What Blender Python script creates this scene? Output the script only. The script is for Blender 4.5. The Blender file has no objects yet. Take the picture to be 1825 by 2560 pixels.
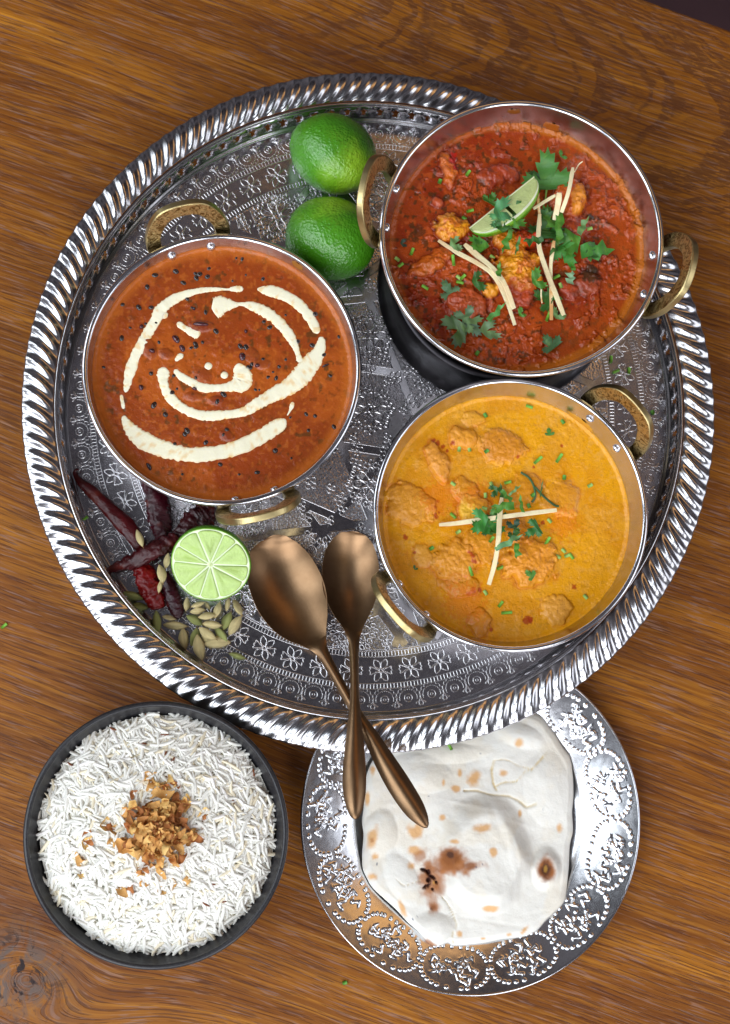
import bpy, bmesh, math, random
import numpy as np
from mathutils import Matrix, Vector, geometry
R = math.radians
random.seed(7)
rng = np.random.default_rng(11)
S = bpy.context.scene
COL = S.collection
S.cycles.max_bounces = 16; S.cycles.diffuse_bounces = 8; S.cycles.glossy_bounces = 6

# ------------------------------------------------------------------ camera
# the photograph's lens and tilt, recovered from the ellipses of the tray, pans, bowl and plate
F, CX, CY = 3800.0, 912.5, 1280.0
_n = np.array([-0.0570, 0.1414, 1.0]); _n /= np.linalg.norm(_n)      # straight down, in camera axes
_Z = -_n
_X = np.array([1.0, 0, 0]); _X -= _X.dot(_Z) * _Z; _X /= np.linalg.norm(_X)
_Y = np.cross(_Z, _X)
M3 = np.array([_X, _Y, _Z])
DZ = .016                                                             # the tray stands on a foot ring, its floor above the plate's edge
H = 1.1027 + DZ                                                            # camera height over the table
CAM = np.array([0, 0, H])
def ray(u, v):
    return M3 @ np.array([(u - CX) / F, (v - CY) / F, 1.0])
_d = ray(932, 1001.7); _t = (H - 0.036 - DZ) / -_d[2]
CAM[:2] = -(_d * _t)[:2]                                              # tray centre is the origin
def W(u, v, z=0.0):
    """table-space point at height z for a place measured on the photograph"""
    d = ray(u, v); t = (H - z) / -d[2]
    p = CAM + d * t
    return np.array([p[0], p[1], z])
PX = 0.000288                                                         # metres per source pixel, about table height
cam = bpy.data.cameras.new("camera"); camo = bpy.data.objects.new("camera", cam); COL.objects.link(camo)
cam.sensor_fit = 'VERTICAL'; cam.sensor_height = 36; cam.lens = 36 * F / 2560
cam.clip_start = 0.05; cam.clip_end = 50
_m = Matrix(((0,) * 4,) * 4)
cx_, cy_, cz_ = M3 @ np.array([1, 0, 0]), M3 @ np.array([0, -1, 0]), M3 @ np.array([0, 0, -1])
for i in range(3):
    _m[i][0], _m[i][1], _m[i][2], _m[i][3] = cx_[i], cy_[i], cz_[i], CAM[i]
_m[3][3] = 1
camo.matrix_world = _m
S.camera = camo
cam.dof.use_dof = True; cam.dof.focus_distance = 1.06; cam.dof.aperture_fstop = 9

# ------------------------------------------------------------------ light
S.view_settings.view_transform = 'Standard'; S.view_settings.look = 'None'
S.view_settings.gamma = 1; S.view_settings.exposure = 0
wd = bpy.data.worlds.new("World"); S.world = wd; wd.use_nodes = True
# the dim room above: a dark ceiling with soft uneven light
_t = wd.node_tree; _bg = _t.nodes["Background"]; _tc = _t.nodes.new('ShaderNodeTexCoord'); _nz = _t.nodes.new('ShaderNodeTexNoise')
_nz.inputs['Scale'].default_value = 2.6; _nz.inputs['Detail'].default_value = 2; _rp = _t.nodes.new('ShaderNodeValToRGB')
_rp.color_ramp.elements[0].position = .36; _rp.color_ramp.elements[0].color = (.010, .009, .012, 1)
_rp.color_ramp.elements[1].position = .68; _rp.color_ramp.elements[1].color = (.17, .16, .18, 1)
_t.links.new(_tc.outputs['Generated'], _nz.inputs['Vector']); _t.links.new(_nz.outputs[0], _rp.inputs[0]); _t.links.new(_rp.outputs[0], _bg.inputs[0])
_bg.inputs[1].default_value = 1.0
def area(name, loc, aim, sx, sy, radiance, col):
    l = bpy.data.lights.new(name, 'AREA'); l.shape = 'RECTANGLE'; l.size = sx; l.size_y = sy
    l.energy = radiance * sx * sy * math.pi; l.color = col
    o = bpy.data.objects.new(name, l); COL.objects.link(o); o.location = loc
    o.rotation_euler = (Vector(aim) - Vector(loc)).to_track_quat('-Z', 'Y').to_euler()
    return o
T0 = (0, 0, 0)
# tall restaurant windows round the table's near, left and right sides
area("window_light_left_a", (-1.75, -0.55, 1.85), T0, 1.25, 2.2, 5.0, (0.86, 0.93, 1.0))
area("window_light_left_b", (-2.2, 0.85, 1.3), T0, 0.9, 1.4, 3.6, (0.86, 0.93, 1.0))
area("window_light_near_a", (-0.9, -2.2, 1.6), T0, 1.3, 1.9, 6.0, (0.92, 0.95, 1.0))
area("window_light_near_b", (0.8, -2.3, 1.4), T0, 1.0, 1.7, 5.0, (0.92, 0.95, 1.0))
area("window_light_right", (2.3, -0.5, 1.5), T0, 1.3, 1.7, 2.4, (0.88, 0.92, 1.0))
# the warm lit ceiling panel on the far side
area("warm_ceiling_lamp_a", (1.58, 0.80, 2.6), T0, 1.3, 0.8, 1.15, (1.0, 0.50, 0.14))
area("warm_ceiling_lamp_b", (0.50, 1.72, 2.6), T0, 1.3, 0.8, 1.15, (1.0, 0.50, 0.14))

# ------------------------------------------------------------------ helpers
def mk(name, V, Fc, mat=None, smooth=True, col=None):
    me = bpy.data.meshes.new(name)
    V = np.asarray(V, dtype=np.float32)
    if isinstance(Fc, np.ndarray):
        nf, k = Fc.shape
        me.vertices.add(len(V)); me.vertices.foreach_set("co", V.ravel())
        me.loops.add(nf * k); me.loops.foreach_set("vertex_index", Fc.astype(np.int32).ravel())
        me.polygons.add(nf); me.polygons.foreach_set("loop_start", np.arange(0, nf * k, k, dtype=np.int32))
        me.polygons.foreach_set("loop_total", np.full(nf, k, dtype=np.int32))
        me.update(calc_edges=True); me.validate()
    else:
        me.from_pydata([tuple(map(float, v)) for v in V], [], Fc); me.update()
    me.polygons.foreach_set("use_smooth", np.full(len(me.polygons), smooth, dtype=bool))
    if col is not None:
        a = me.color_attributes.new("Col", 'FLOAT_COLOR', 'POINT')
        c = np.ones((len(V), 4), dtype=np.float32); c[:, :3] = np.asarray(col, dtype=np.float32)
        a.data.foreach_set("color", c.ravel())
    if mat is not None: me.materials.append(mat)
    return me
def ob(name, me, parent=None, loc=None, rotz=None):
    o = bpy.data.objects.new(name, me); COL.objects.link(o)
    if parent is not None: o.parent = parent
    if loc is not None: o.location = loc
    if rotz is not None: o.rotation_euler = (0, 0, rotz)
    return o
def tag(o, label=None, cat=None, group=None, kind=None):
    if label: o['label'] = label
    if cat: o['category'] = cat
    if group: o['group'] = group
    if kind: o['kind'] = kind
    return o
def thing(name, label, cat, loc=(0, 0, 0), rotz=0, group=None):
    o = bpy.data.objects.new(name, None); COL.objects.link(o); o.empty_display_size = 0.02
    o.location = loc; o.rotation_euler = (0, 0, rotz)
    return tag(o, label, cat, group)
class Mb:
    """collects pieces that end in one mesh"""
    def __init__(s): s.v = []; s.f = []; s.c = []; s.n = 0
    def add(s, V, Fc, col=None):
        V = np.asarray(V, float); s.v.append(V)
        s.f += [tuple(int(i) + s.n for i in f) for f in Fc]
        s.n += len(V)
        s.c.append(np.tile(np.array(col if col is not None else (1, 1, 1), float), (len(V), 1)) if col is None or np.ndim(col) == 1 else np.asarray(col))
    def mesh(s, name, mat, smooth=True, col=False):
        return mk(name, np.vstack(s.v), s.f, mat, smooth, np.vstack(s.c) if col else None)
def gridfaces(nu, nv, wrapu=False, wrapv=False):
    iu = np.arange(nu if wrapu else nu - 1); iv = np.arange(nv if wrapv else nv - 1)
    a, b = np.meshgrid(iu, iv, indexing='ij')
    a2, b2 = (a + 1) % nu, (b + 1) % nv
    return np.stack([a * nv + b, a2 * nv + b, a2 * nv + b2, a * nv + b2], -1).reshape(-1, 4)
def lathe(prof, n=128):
    prof = np.array(prof, float); t = np.arange(n) * 2 * math.pi / n
    V = np.zeros((n, len(prof), 3))
    V[..., 0] = np.cos(t)[:, None] * prof[None, :, 0]; V[..., 1] = np.sin(t)[:, None] * prof[None, :, 0]
    V[..., 2] = prof[None, :, 1]
    return V.reshape(-1, 3), gridfaces(n, len(prof), wrapu=True)
def smoothpts(P, n, closed=False):
    """Catmull-Rom through the points (any number of columns)"""
    P = np.array(P, float); k = len(P)
    if not closed:
        Q = np.vstack([2 * P[0] - P[1], P, 2 * P[-1] - P[-2]]); seg = k - 1
    else:
        Q = np.vstack([P[-1], P, P[0], P[1]]); seg = k
    out = []
    for t in np.linspace(0, seg, n, endpoint=not closed):
        i = min(int(t), seg - 1); f = t - i
        a, b, c, d = Q[i], Q[i + 1], Q[i + 2], Q[i + 3]
        out.append(0.5 * (2 * b + (c - a) * f + (2 * a - 5 * b + 4 * c - d) * f * f + (3 * b - a - 3 * c + d) * f ** 3))
    return np.array(out)
def tube(P, rad, k=8, flat=1.0, caps=True, rough=0, seed=0):
    """tube along 3d points; flat squashes it vertically; rough wrinkles it"""
    P = np.array(P, float); n = len(P); rad = np.broadcast_to(np.array(rad, float), (n,))
    T = np.gradient(P, axis=0); T /= np.linalg.norm(T, axis=1)[:, None] + 1e-12
    up = np.array([0, 0, 1.0]); A = np.cross(T, up)
    ln = np.linalg.norm(A, axis=1); A[ln < 1e-3] = (1, 0, 0); A /= np.linalg.norm(A, axis=1)[:, None]
    B = np.cross(A, T); ph = np.arange(k) * 2 * math.pi / k
    rr = rad[:, None] * np.ones((1, k))
    if rough:
        r2 = np.random.default_rng(seed)
        ph0 = r2.uniform(0, 6.28, 6)
        s = np.arange(n)[:, None] * 1.0; p = ph[None, :]
        w = sum(np.sin(s * r2.uniform(.15, .9) * (1 if i % 2 else .4) + p * r2.integers(1, 6) + ph0[i]) for i in range(6)) / 3
        w = w + (1 - np.abs(np.sin(p * 2 + s * .11 + ph0[0]) + .3 * np.sin(s * .7 + p * 3))) * .6
        cr = 1 - np.abs(fbm(s * .075 + np.cos(p) * 1.7 + seed, s * .03 + np.sin(p) * 1.7, 1.5, 3, seed + 60) - .5) * 7
        w = w * .6 + np.clip(cr, -1, 1) * 1.0
        rr = rr * (1 + rough * w)
    V = P[:, None] + A[:, None] * (np.cos(ph)[None, :] * rr)[..., None] + B[:, None] * (np.sin(ph)[None, :] * rr * flat)[..., None]
    V = V.reshape(-1, 3); Fc = [tuple(f) for f in gridfaces(n, k, wrapv=True)]
    if caps:
        Fc.append(tuple(range(k))[::-1]); Fc.append(tuple((n - 1) * k + i for i in range(k)))
    return V, Fc
def _lat(seed):
    return np.random.default_rng(seed).random((256, 256))
_L = {}
def vnoise(x, y, seed=0):
    if seed not in _L: _L[seed] = _lat(seed)
    L = _L[seed]; xi = np.floor(x).astype(int); yi = np.floor(y).astype(int); fx = x - xi; fy = y - yi
    fx = fx * fx * fx * (fx * (fx * 6 - 15) + 10); fy = fy * fy * fy * (fy * (fy * 6 - 15) + 10)
    g = lambda a, b: L[a & 255, b & 255]
    return (g(xi, yi) * (1 - fx) + g(xi + 1, yi) * fx) * (1 - fy) + (g(xi, yi + 1) * (1 - fx) + g(xi + 1, yi + 1) * fx) * fy
def fbm(x, y, sc, octv=4, seed=0, gain=.5):
    o = 0; a = 1; tot = 0
    for i in range(octv):
        o = o + a * vnoise(x * sc + 37.7 * i, y * sc + 11.3 * i, seed + i); tot += a; a *= gain; sc *= 2.03
    return o / tot
def sst(a, b, x):
    t = np.clip((x - a) / (b - a), 0, 1); return t * t * (3 - 2 * t)
def lin(r, g, b):
    return tuple(((c / 255) / 12.92 if c <= 10 else ((c / 255 + .055) / 1.055) ** 2.4) for c in (r, g, b))

# ------------------------------------------------------------------ materials
class N:
    def __init__(s, name):
        s.m = bpy.data.materials.new(name); s.m.use_nodes = True; s.t = s.m.node_tree
        s.b = s.t.nodes["Principled BSDF"]
    def n(s, typ, **kw):
        x = s.t.nodes.new(typ)
        for k, v in kw.items():
            if isinstance(k, str) and hasattr(x, k) and k not in ('Scale',): setattr(x, k, v)
        return x
    def l(s, a, b): s.t.links.new(a, b)
    def p(s, **kw):
        for k, v in kw.items():
            k = k.replace('_', ' ')
            if k in s.b.inputs:
                s.b.inputs[k].default_value = (*v, 1) if isinstance(v, tuple) and len(s.b.inputs[k].default_value) == 4 else v
        return s
    def math(s, op, a, b=None, c=None, clamp=False):
        x = s.t.nodes.new('ShaderNodeMath'); x.operation = op; x.use_clamp = clamp
        for i, q in enumerate((a, b, c)):
            if q is None: continue
            if isinstance(q, (int, float)): x.inputs[i].default_value = q
            else: s.l(q, x.inputs[i])
        return x.outputs[0]
    def mix(s, f, a, b):
        x = s.t.nodes.new('ShaderNodeMix'); x.data_type = 'RGBA'
        if isinstance(f, (int, float)): x.inputs[0].default_value = f
        else: s.l(f, x.inputs[0])
        for i, q in ((6, a), (7, b)):
            if isinstance(q, tuple): x.inputs[i].default_value = (*q[:3], 1)
            else: s.l(q, x.inputs[i])
        return x.outputs[2]
    def noise(s, vec, scale, detail=3, rough=.5, dist=0, dim='3D'):
        x = s.t.nodes.new('ShaderNodeTexNoise'); x.noise_dimensions = dim
        if vec is not None: s.l(vec, x.inputs['Vector'])
        x.inputs['Scale'].default_value = scale; x.inputs['Detail'].default_value = detail
        x.inputs['Roughness'].default_value = rough; x.inputs['Distortion'].default_value = dist
        return x.outputs[0]
    def vor(s, vec, scale, feature='F1'):
        x = s.t.nodes.new('ShaderNodeTexVoronoi'); x.feature = feature
        if vec is not None: s.l(vec, x.inputs['Vector'])
        x.inputs['Scale'].default_value = scale
        return x
    def ramp(s, f, *st):
        x = s.t.nodes.new('ShaderNodeValToRGB'); e = x.color_ramp.elements
        while len(e) < len(st): e.new(.5)
        for i, (p, c) in enumerate(st):
            e[i].position = p; e[i].color = (*c, 1) if isinstance(c, tuple) else (c, c, c, 1)
        s.l(f, x.inputs[0]); return x.outputs[0]
    def obj(s):
        x = s.t.nodes.new('ShaderNodeTexCoord'); return x.outputs['Object']
    def attr(s):
        x = s.t.nodes.new('ShaderNodeAttribute'); x.attribute_name = 'Col'; return x.outputs['Color']
    def rand(s):
        x = s.t.nodes.new('ShaderNodeObjectInfo'); return x.outputs['Random']
    def bump(s, h, dist, strength=1.0, prev=None):
        x = s.t.nodes.new('ShaderNodeBump'); x.inputs['Distance'].default_value = dist
        x.inputs['Strength'].default_value = strength; s.l(h, x.inputs['Height'])
        if prev is not None: s.l(prev, x.inputs['Normal'])
        s.l(x.outputs[0], s.b.inputs['Normal']); return x.outputs[0]
    def set(s, sock, out): s.l(out, s.b.inputs[sock])

# aged silver plate
def silver(name, base=(.68, .67, .70), rough=(.10, .24), tarnish=.7, stip=False):
    m = N(name); m.p(Metallic=1.0); c = m.obj()
    big = m.noise(c, 14, 4, .6); fine = m.noise(c, 420, 3, .6); mid = m.noise(c, 75, 5, .65, .6)
    t = m.math('MULTIPLY', m.ramp(mid, (.42, 0.0), (.72, 1.0)), m.ramp(big, (.3, .25), (.7, 1.0)))
    t = m.math('MULTIPLY', t, tarnish)
    m.set('Base Color', m.mix(t, base, tuple(x * .42 for x in (base[0] * 1.0, base[1] * .92, base[2] * .86))))
    rr = m.math('MULTIPLY_ADD', fine, rough[1] - rough[0], rough[0])
    m.set('Roughness', m.math('ADD', rr, m.math('MULTIPLY', t, .16)))
    b = m.bump(big, .0016, .4)
    b = m.bump(m.noise(c, 190, 3, .5), .00003, 1, b)
    if stip:
        v = m.vor(c, 640); b = m.bump(m.math('SUBTRACT', 1.0, v.outputs['Distance']), .00030, 1, b)
    return m.m
M_silver = silver("aged_silver")
M_rim = silver("polished_silver_rim", (.58, .575, .60), (.16, .24), .45)
M_stip = silver("stippled_silver", (.62, .61, .64), (.2, .3), .6, True)
M_line = silver("raised_silver_line", (.72, .71, .73), (.18, .28), .3)
M_plate = silver("pressed_tin_plate", (.72, .73, .76), (.15, .23), .4)

def steel(name, base, r0, r1, radial=True):
    m = N(name); m.p(Metallic=1.0); c = m.obj()
    f = m.noise(c, 160, 4, .6); g = m.noise(c, 38, 3, .6)
    m.set('Base Color', m.mix(m.ramp(g, (.35, 0.), (.7, 1.)), base, tuple(x * .78 for x in base)))
    m.set('Roughness', m.math('MULTIPLY_ADD', f, r1 - r0, r0))
    v = m.vor(c, 95, 'SMOOTH_F1')
    b = m.bump(v.outputs['Distance'], .0006, .35); m.bump(f, .00005, 1, b)
    return m.m
M_steel = steel("brushed_steel", (.67, .66, .67), .15, .32)
M_bead = steel("polished_steel_edge", (.80, .80, .84), .12, .22)
M_dark = steel("dark_iron", (.045, .042, .046), .3, .5)
M_outer = steel("fire_darkened_steel", (.20, .19, .195), .3, .5)
def brass_mat():
    m = N("engraved_brass"); m.p(Metallic=1.0); c = m.obj()
    w = m.noise(c, 230, 3, .5, 2.4); g = m.noise(c, 60, 3, .6)
    m.set('Base Color', m.mix(m.ramp(w, (.40, 0.), (.54, 1.)), lin(124, 98, 52), lin(206, 182, 126)))
    m.set('Roughness', m.math('MULTIPLY_ADD', g, .25, .22))
    m.bump(w, .0007, .9); return m.m
M_brass = brass_mat()
def plain_brass():
    m = N("polished_brass"); m.p(Metallic=1.0); c = m.obj(); g = m.noise(c, 90, 4, .6)
    m.set('Base Color', m.mix(g, lin(170, 148, 98), lin(212, 196, 146)))
    m.set('Roughness', m.math('MULTIPLY_ADD', g, .25, .24)); m.bump(g, .0003, .6); return m.m
M_brass2 = plain_brass()
def copper():
    m = N("satin_copper"); m.p(Metallic=1.0); c = m.obj(); g = m.noise(c, 55, 5, .65); f = m.noise(c, 900, 2)
    m.set('Base Color', m.mix(m.ramp(g, (.35, 0.), (.7, 1.)), lin(140, 112, 84), lin(126, 98, 72)))
    m.set('Roughness', m.math('MULTIPLY_ADD', f, .10, .31)); m.bump(f, .00004, 1); return m.m
M_copper = copper()

def food(name, rough=.3, bsc=420, bh=.0005, bsc2=1500, coat=.0, sss=.0, sssr=(.6, .25, .1), spec=.5, rvar=.15):
    m = N(name); m.p(Roughness=rough, Coat_Weight=coat, Coat_Roughness=.12, Subsurface_Weight=sss, Subsurface_Radius=sssr, Subsurface_Scale=.004)
    m.b.inputs['Specular IOR Level'].default_value = spec
    c = m.obj(); m.set('Base Color', m.attr())
    a = m.noise(c, bsc, 5, .62)
    b = m.bump(a, bh, 1.0)
    if bsc2: m.bump(m.noise(c, bsc2, 2, .5), bh * .25, 1.0, b)
    m.set('Roughness', m.math('MULTIPLY_ADD', m.noise(c, bsc * .4, 2), rvar, rough - rvar / 2))
    return m.m
M_red = food("red_curry_sauce", .15, 190, .0010, 700, 0, spec=.5, rvar=.1)
M_brown = food("brown_lentil_sauce", .22, 360, .0004, 1300, 0, spec=.4)
M_yellow = food("yellow_curry_sauce", .20, 260, .0008, 1000, 0, spec=.45)
M_cream = food("cream", .38, 260, .00025, 0, .1, .2, (.5, .45, .3))
M_naan = food("naan_bread", .66, 170, .0006, 1500, 0, .1, (.5, .4, .3), .35)
M_chick = food("sauced_meat", .33, 330, .0009, 1300, .2)
M_matte = food("dry_food", .6, 500, .0005, 0, 0, .05, (.4, .3, .2), .3)
M_bean = food("glossy_bean", .2, 300, .0002, 0, .3)
M_rice = food("cooked_rice", .36, 600, .0001, 0, 0, .0, (1.0, .97, .9), .25)
M_leaf = food("coriander_leaf", .42, 700, .0003, 0, 0, 0)
M_chilli = food("dried_chilli_skin", .17, 260, .0008, 0, 0, spec=.38, rvar=.1)
M_pulp = food("lime_pulp", .22, 500, .0006, 1400, .1, .2, (.5, .6, .3))
def lime_mat():
    m = N("lime_peel"); m.p(Roughness=.27, Specular_IOR_Level=.75, Subsurface_Weight=.1, Subsurface_Radius=(.2, .5, .05), Subsurface_Scale=.004); c = m.obj()
    m.set('Base Color', m.attr()); v = m.vor(c, 620, 'SMOOTH_F1'); n1 = m.noise(c, 260, 3, .6)
    b = m.bump(v.outputs['Distance'], .00055, .8); m.bump(n1, .0009, .8, b); return m.m
M_lime = lime_mat()
def bowl_mat():
    m = N("matt_black_stoneware"); m.p(Roughness=.42); c = m.obj(); f = m.noise(c, 700, 4, .7)
    m.set('Base Color', m.mix(m.ramp(f, (.4, 0.), (.75, 1.)), (.013, .013, .016), (.036, .034, .037)))
    m.set('Roughness', m.math('MULTIPLY_ADD', f, .22, .24)); m.bump(f, .0001, .6); return m.m
M_bowl = bowl_mat()
def wood():
    m = N("oiled_oak"); c = m.obj()
    sp = m.n('ShaderNodeSeparateXYZ'); m.l(c, sp.inputs[0]); u, v = sp.outputs[0], sp.outputs[1]
    def comb(a, b, z=0.0):
        x = m.n('ShaderNodeCombineXYZ')
        for i, q in enumerate((a, b, z)):
            if isinstance(q, (int, float)): x.inputs[i].default_value = q
            else: m.l(q, x.inputs[i])
        return x.outputs[0]
    mul, add, sub = (lambda a, b: m.math('MULTIPLY', a, b)), (lambda a, b: m.math('ADD', a, b)), (lambda a, b: m.math('SUBTRACT', a, b))
    def blob(cx, cy, sx, sy):
        a = mul(sub(u, cx), 1 / sx); b = mul(sub(v, cy), 1 / sy)
        return m.math('EXPONENT', mul(add(mul(a, a), mul(b, b)), -1.0)), a, b
    # long lazy waves of the growth rings, an arch of cathedral grain and a knot
    w1 = mul(sub(m.noise(comb(mul(u, .8), mul(v, 1.6)), 2.0, 2), .5), .028)
    w2 = mul(sub(m.noise(comb(mul(u, 2.5), mul(v, 6.0)), 2.5, 2), .5), .007)
    cath, ca, cb = blob(CATH[0], CATH[1], .20, .13)
    knot, ka, kb = blob(KNOT[0], KNOT[1], .070, .050)
    kr = m.math('SQRT', add(mul(ka, ka), mul(kb, kb)))
    vv = add(add(v, w1), w2)
    vv = add(vv, mul(cath, .012))
    vv = add(mul(vv, sub(1.0, mul(knot, .8))), mul(add(mul(kr, .062), KNOT[1]), mul(knot, .8)))
    ring = m.noise(comb(mul(u, .9), mul(vv, 34)), 1.0, 3, .65)
    fib = m.noise(comb(mul(u, 5), mul(vv, 420)), 1.0, 4, .7)
    fib2 = m.noise(comb(mul(u, 32), mul(vv, 900)), 1.0, 3, .7)
    patch = m.noise(comb(mul(u, 4.5), mul(vv, 26)), 1.0, 4, .6)
    fibc = m.ramp(fib, (.30, lin(90, 48, 8)), (.5, lin(150, 90, 20)), (.70, lin(220, 152, 50)))
    ringc = m.ramp(ring, (.28, lin(96, 50, 10)), (.5, lin(146, 86, 20)), (.75, lin(196, 130, 36)))
    col = m.mix(.5, fibc, ringc)
    col = m.mix(m.ramp(patch, (.38, 0.), (.62, .85)), col, m.mix(.62, col, lin(92, 44, 14)))
    # open pores: short dark purplish dashes, thick in the late wood and in the arch
    por = m.noise(comb(mul(u, 26), mul(vv, 700)), 1.0, 2, .6)
    porc = m.noise(comb(mul(u, 60), mul(vv, 190)), 1.0, 3, .6)
    band = m.ramp(ring, (.42, 1.), (.56, 0.))
    pm = m.ramp(por, (.54, 0.), (.60, 1.))
    tc = add(add(sub(u, CATH[0]), mul(mul(sub(v, CATH[1]), sub(v, CATH[1])), 24.0)), mul(sub(m.noise(c, 26, 2), .5), .06))
    arcs = m.ramp(m.noise(comb(mul(tc, 62), mul(v, 5)), 1.0, 1), (.50, 0.), (.58, 1.))
    pc = mul(mul(arcs, m.ramp(m.noise(comb(mul(u, 80), mul(v, 420)), 1.0, 3, .65), (.42, 0.), (.50, 1.))), m.math('MINIMUM', mul(cath, 1.8), 1.0))
    pm = m.math('MULTIPLY', m.math('MAXIMUM', mul(pm, .72), mul(pc, .8)), 1.0, clamp=True)
    col = m.mix(mul(pm, .8), col, lin(70, 38, 30))
    por2 = m.noise(comb(mul(u, 34), mul(vv, 560), 3.0), 1.0, 2, .6)
    col = m.mix(mul(m.ramp(por2, (.58, 0.), (.64, 1.)), .42), col, lin(150, 122, 112))
    # grey burr patch at the knot
    kk, a2, b2 = blob(KNOT[0] - .012, KNOT[1], .036, .030)
    kn = m.noise(c, 46, 5, .7, 1.5)
    col = m.mix(m.math('MULTIPLY', m.ramp(kn, (.42, 0.), (.58, 1.)), m.math('MINIMUM', mul(kk, 1.3), 1.0)), col, lin(100, 84, 76))
    col = m.mix(m.math('MULTIPLY', m.ramp(m.noise(c, 70, 4, .7, 2.), (.55, 0.), (.64, 1.)), m.math('MINIMUM', mul(kk, 1.2), 1.0)), col, lin(40, 26, 26))
    m.set('Base Color', col)
    m.set('Roughness', m.math('MULTIPLY_ADD', fib, .22, .34))
    m.b.inputs['Specular IOR Level'].default_value = .3
    b = m.bump(fib2, .00012, .7); m.bump(m.math('SUBTRACT', 1.0, pm), .0003, .8, b)
    return m.m

# ------------------------------------------------------------------ table and floor
GA = -18.6                                                            # grain and table edge run this way
_ca, _sa = math.cos(R(-GA)), math.sin(R(-GA))
def tloc(p): return (p[0] * _ca - p[1] * _sa, p[0] * _sa + p[1] * _ca)
e1, e2 = W(1618, 0, 0), W(1825, 74, 0)
GA = math.degrees(math.atan2(e2[1] - e1[1], e2[0] - e1[0])); _ca, _sa = math.cos(R(-GA)), math.sin(R(-GA))
EDGE = tloc(e1)[1]
CATH = tloc(W(1420, 200)); KNOT = tloc(W(70, 2450))
M_wood = wood()
def slab(x0, x1, y0, y1, z0, z1, r, mat, name):
    prof = [(0, z1)] + [(r * math.sin(a) - r, z1 - r + r * math.cos(a)) for a in np.linspace(0, math.pi / 2, 6)][0:] + [(0, z0)]
    bm = bmesh.new(); bmesh.ops.create_cube(bm, size=1)
    for v in bm.verts:
        v.co = Vector((x0 if v.co.x < 0 else x1, y0 if v.co.y < 0 else y1, z0 if v.co.z < 0 else z1))
    bmesh.ops.bevel(bm, geom=[e for e in bm.edges], offset=r, segments=4, profile=.6, affect='EDGES')
    me = bpy.data.meshes.new(name); bm.to_mesh(me); bm.free(); me.materials.append(mat)
    return me
tb = ob("table", slab(-1.1, .9, EDGE - 1.25, EDGE, -.034, 0, .004, M_wood, "table"), rotz=R(GA))
tag(tb, "oiled oak table with diagonal grain and a grey knot near the rice bowl", "table")
def floor_mat():
    m = N("dark_floor"); m.p(Roughness=.55); c = m.obj()
    m.set('Base Color', m.mix(m.noise(c, 9, 4, .6), lin(62, 42, 50), lin(92, 64, 74))); return m.m
fl = ob("floor", mk("floor", [(-4, -4, -.74), (4, -4, -.74), (4, 4, -.74), (-4, 4, -.74)], [(0, 1, 2, 3)], floor_mat(), False)); tag(fl, kind='structure')

# ------------------------------------------------------------------ the round tray
ZT = .006                                                             # top of the tray's flat
tray = thing("serving_tray", "large round silver tray with rope-twist rim and embossed floral floor, carrying the three pans", "tray", (0, 0, DZ))
RF = .2215
base = None
def disc(name, rad, z, mat, parent, n=160, th=.001, r0=0.0):
    t = np.arange(n) * 2 * math.pi / n
    V, Fc = lathe([(rad, z - th), (rad, z), (rad - .0004, z), (rad - .0006, z), (rad * .75 + r0 * .25, z), (rad * .4 + r0 * .6, z), (max(r0, .001), z)], n)
    return ob(name, mk(name, V, Fc, mat), parent)
base = disc("tray_floor", RF, ZT, M_silver, tray)
# fluted rope rim
NF = 134
def rim_mesh():
    nt, ns = NF * 16, 22
    th = np.arange(nt) * 2 * math.pi / nt; s = np.linspace(0, 1, ns)
    r = .2278 + s * (.2500 - .2278)
    zb = .0312 + .0030 * (1 - np.abs(2 * s - .86) ** 2.0 / 1.3)
    tw = (1 - s) ** 1.7 * 1.25
    ph = (th[:, None] * NF / (2 * math.pi) - tw[None, :]) % 1.0
    jit = 1 + .10 * np.sin(th * 7.3)[:, None]
    lobe = .5 - .5 * np.cos(2 * math.pi * ph)
    lobe = lobe ** 1.15
    env = (np.sin(np.clip(s, .0, 1) * math.pi) ** .6)[None, :].copy()
    env = np.maximum(env, (.45 * (s > .7))[None])
    hgt = .0021 * lobe * env * jit
    Rr = r[None, :] + hgt * .35 * (s[None, :] ** 2)
    Z = zb[None, :] + hgt - .0008
    V = np.stack([np.cos(th)[:, None] * Rr, np.sin(th)[:, None] * Rr, Z], -1)
    # a rolled lower lip closes the outside
    lip = np.stack([np.cos(th)[:, None] * np.array([.2500, .2490, .2470])[None], np.sin(th)[:, None] * np.array([.2500, .2490, .2470])[None],
                    np.tile(np.array([.0280, .0272, .0276]), (nt, 1))], -1)
    V = np.concatenate([V, lip], 1)
    return mk("rope_rim", V.reshape(-1, 3), gridfaces(nt, ns + 3, wrapu=True), M_rim)
ob("rope_rim", rim_mesh(), tray)
# smooth collar between rim and pierced gallery, and the cove at its foot
V, Fc = lathe([(.2280, .0300), (.2268, .0312), (.2258, .0314), (.2251, .0306), (.2250, .0294)], 400)
ob("collar", mk("collar", V, Fc, M_rim), tray)
V, Fc = lathe([(.2238, .0112), (.2243, .0100), (.2241, .0088), (.2232, .0080), (.2222, .0076), (.2216, .0070), (.2213, ZT + .0003), (.2206, ZT + .0003)], 400)
ob("cove", mk("cove", V, Fc, M_rim), tray)
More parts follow.
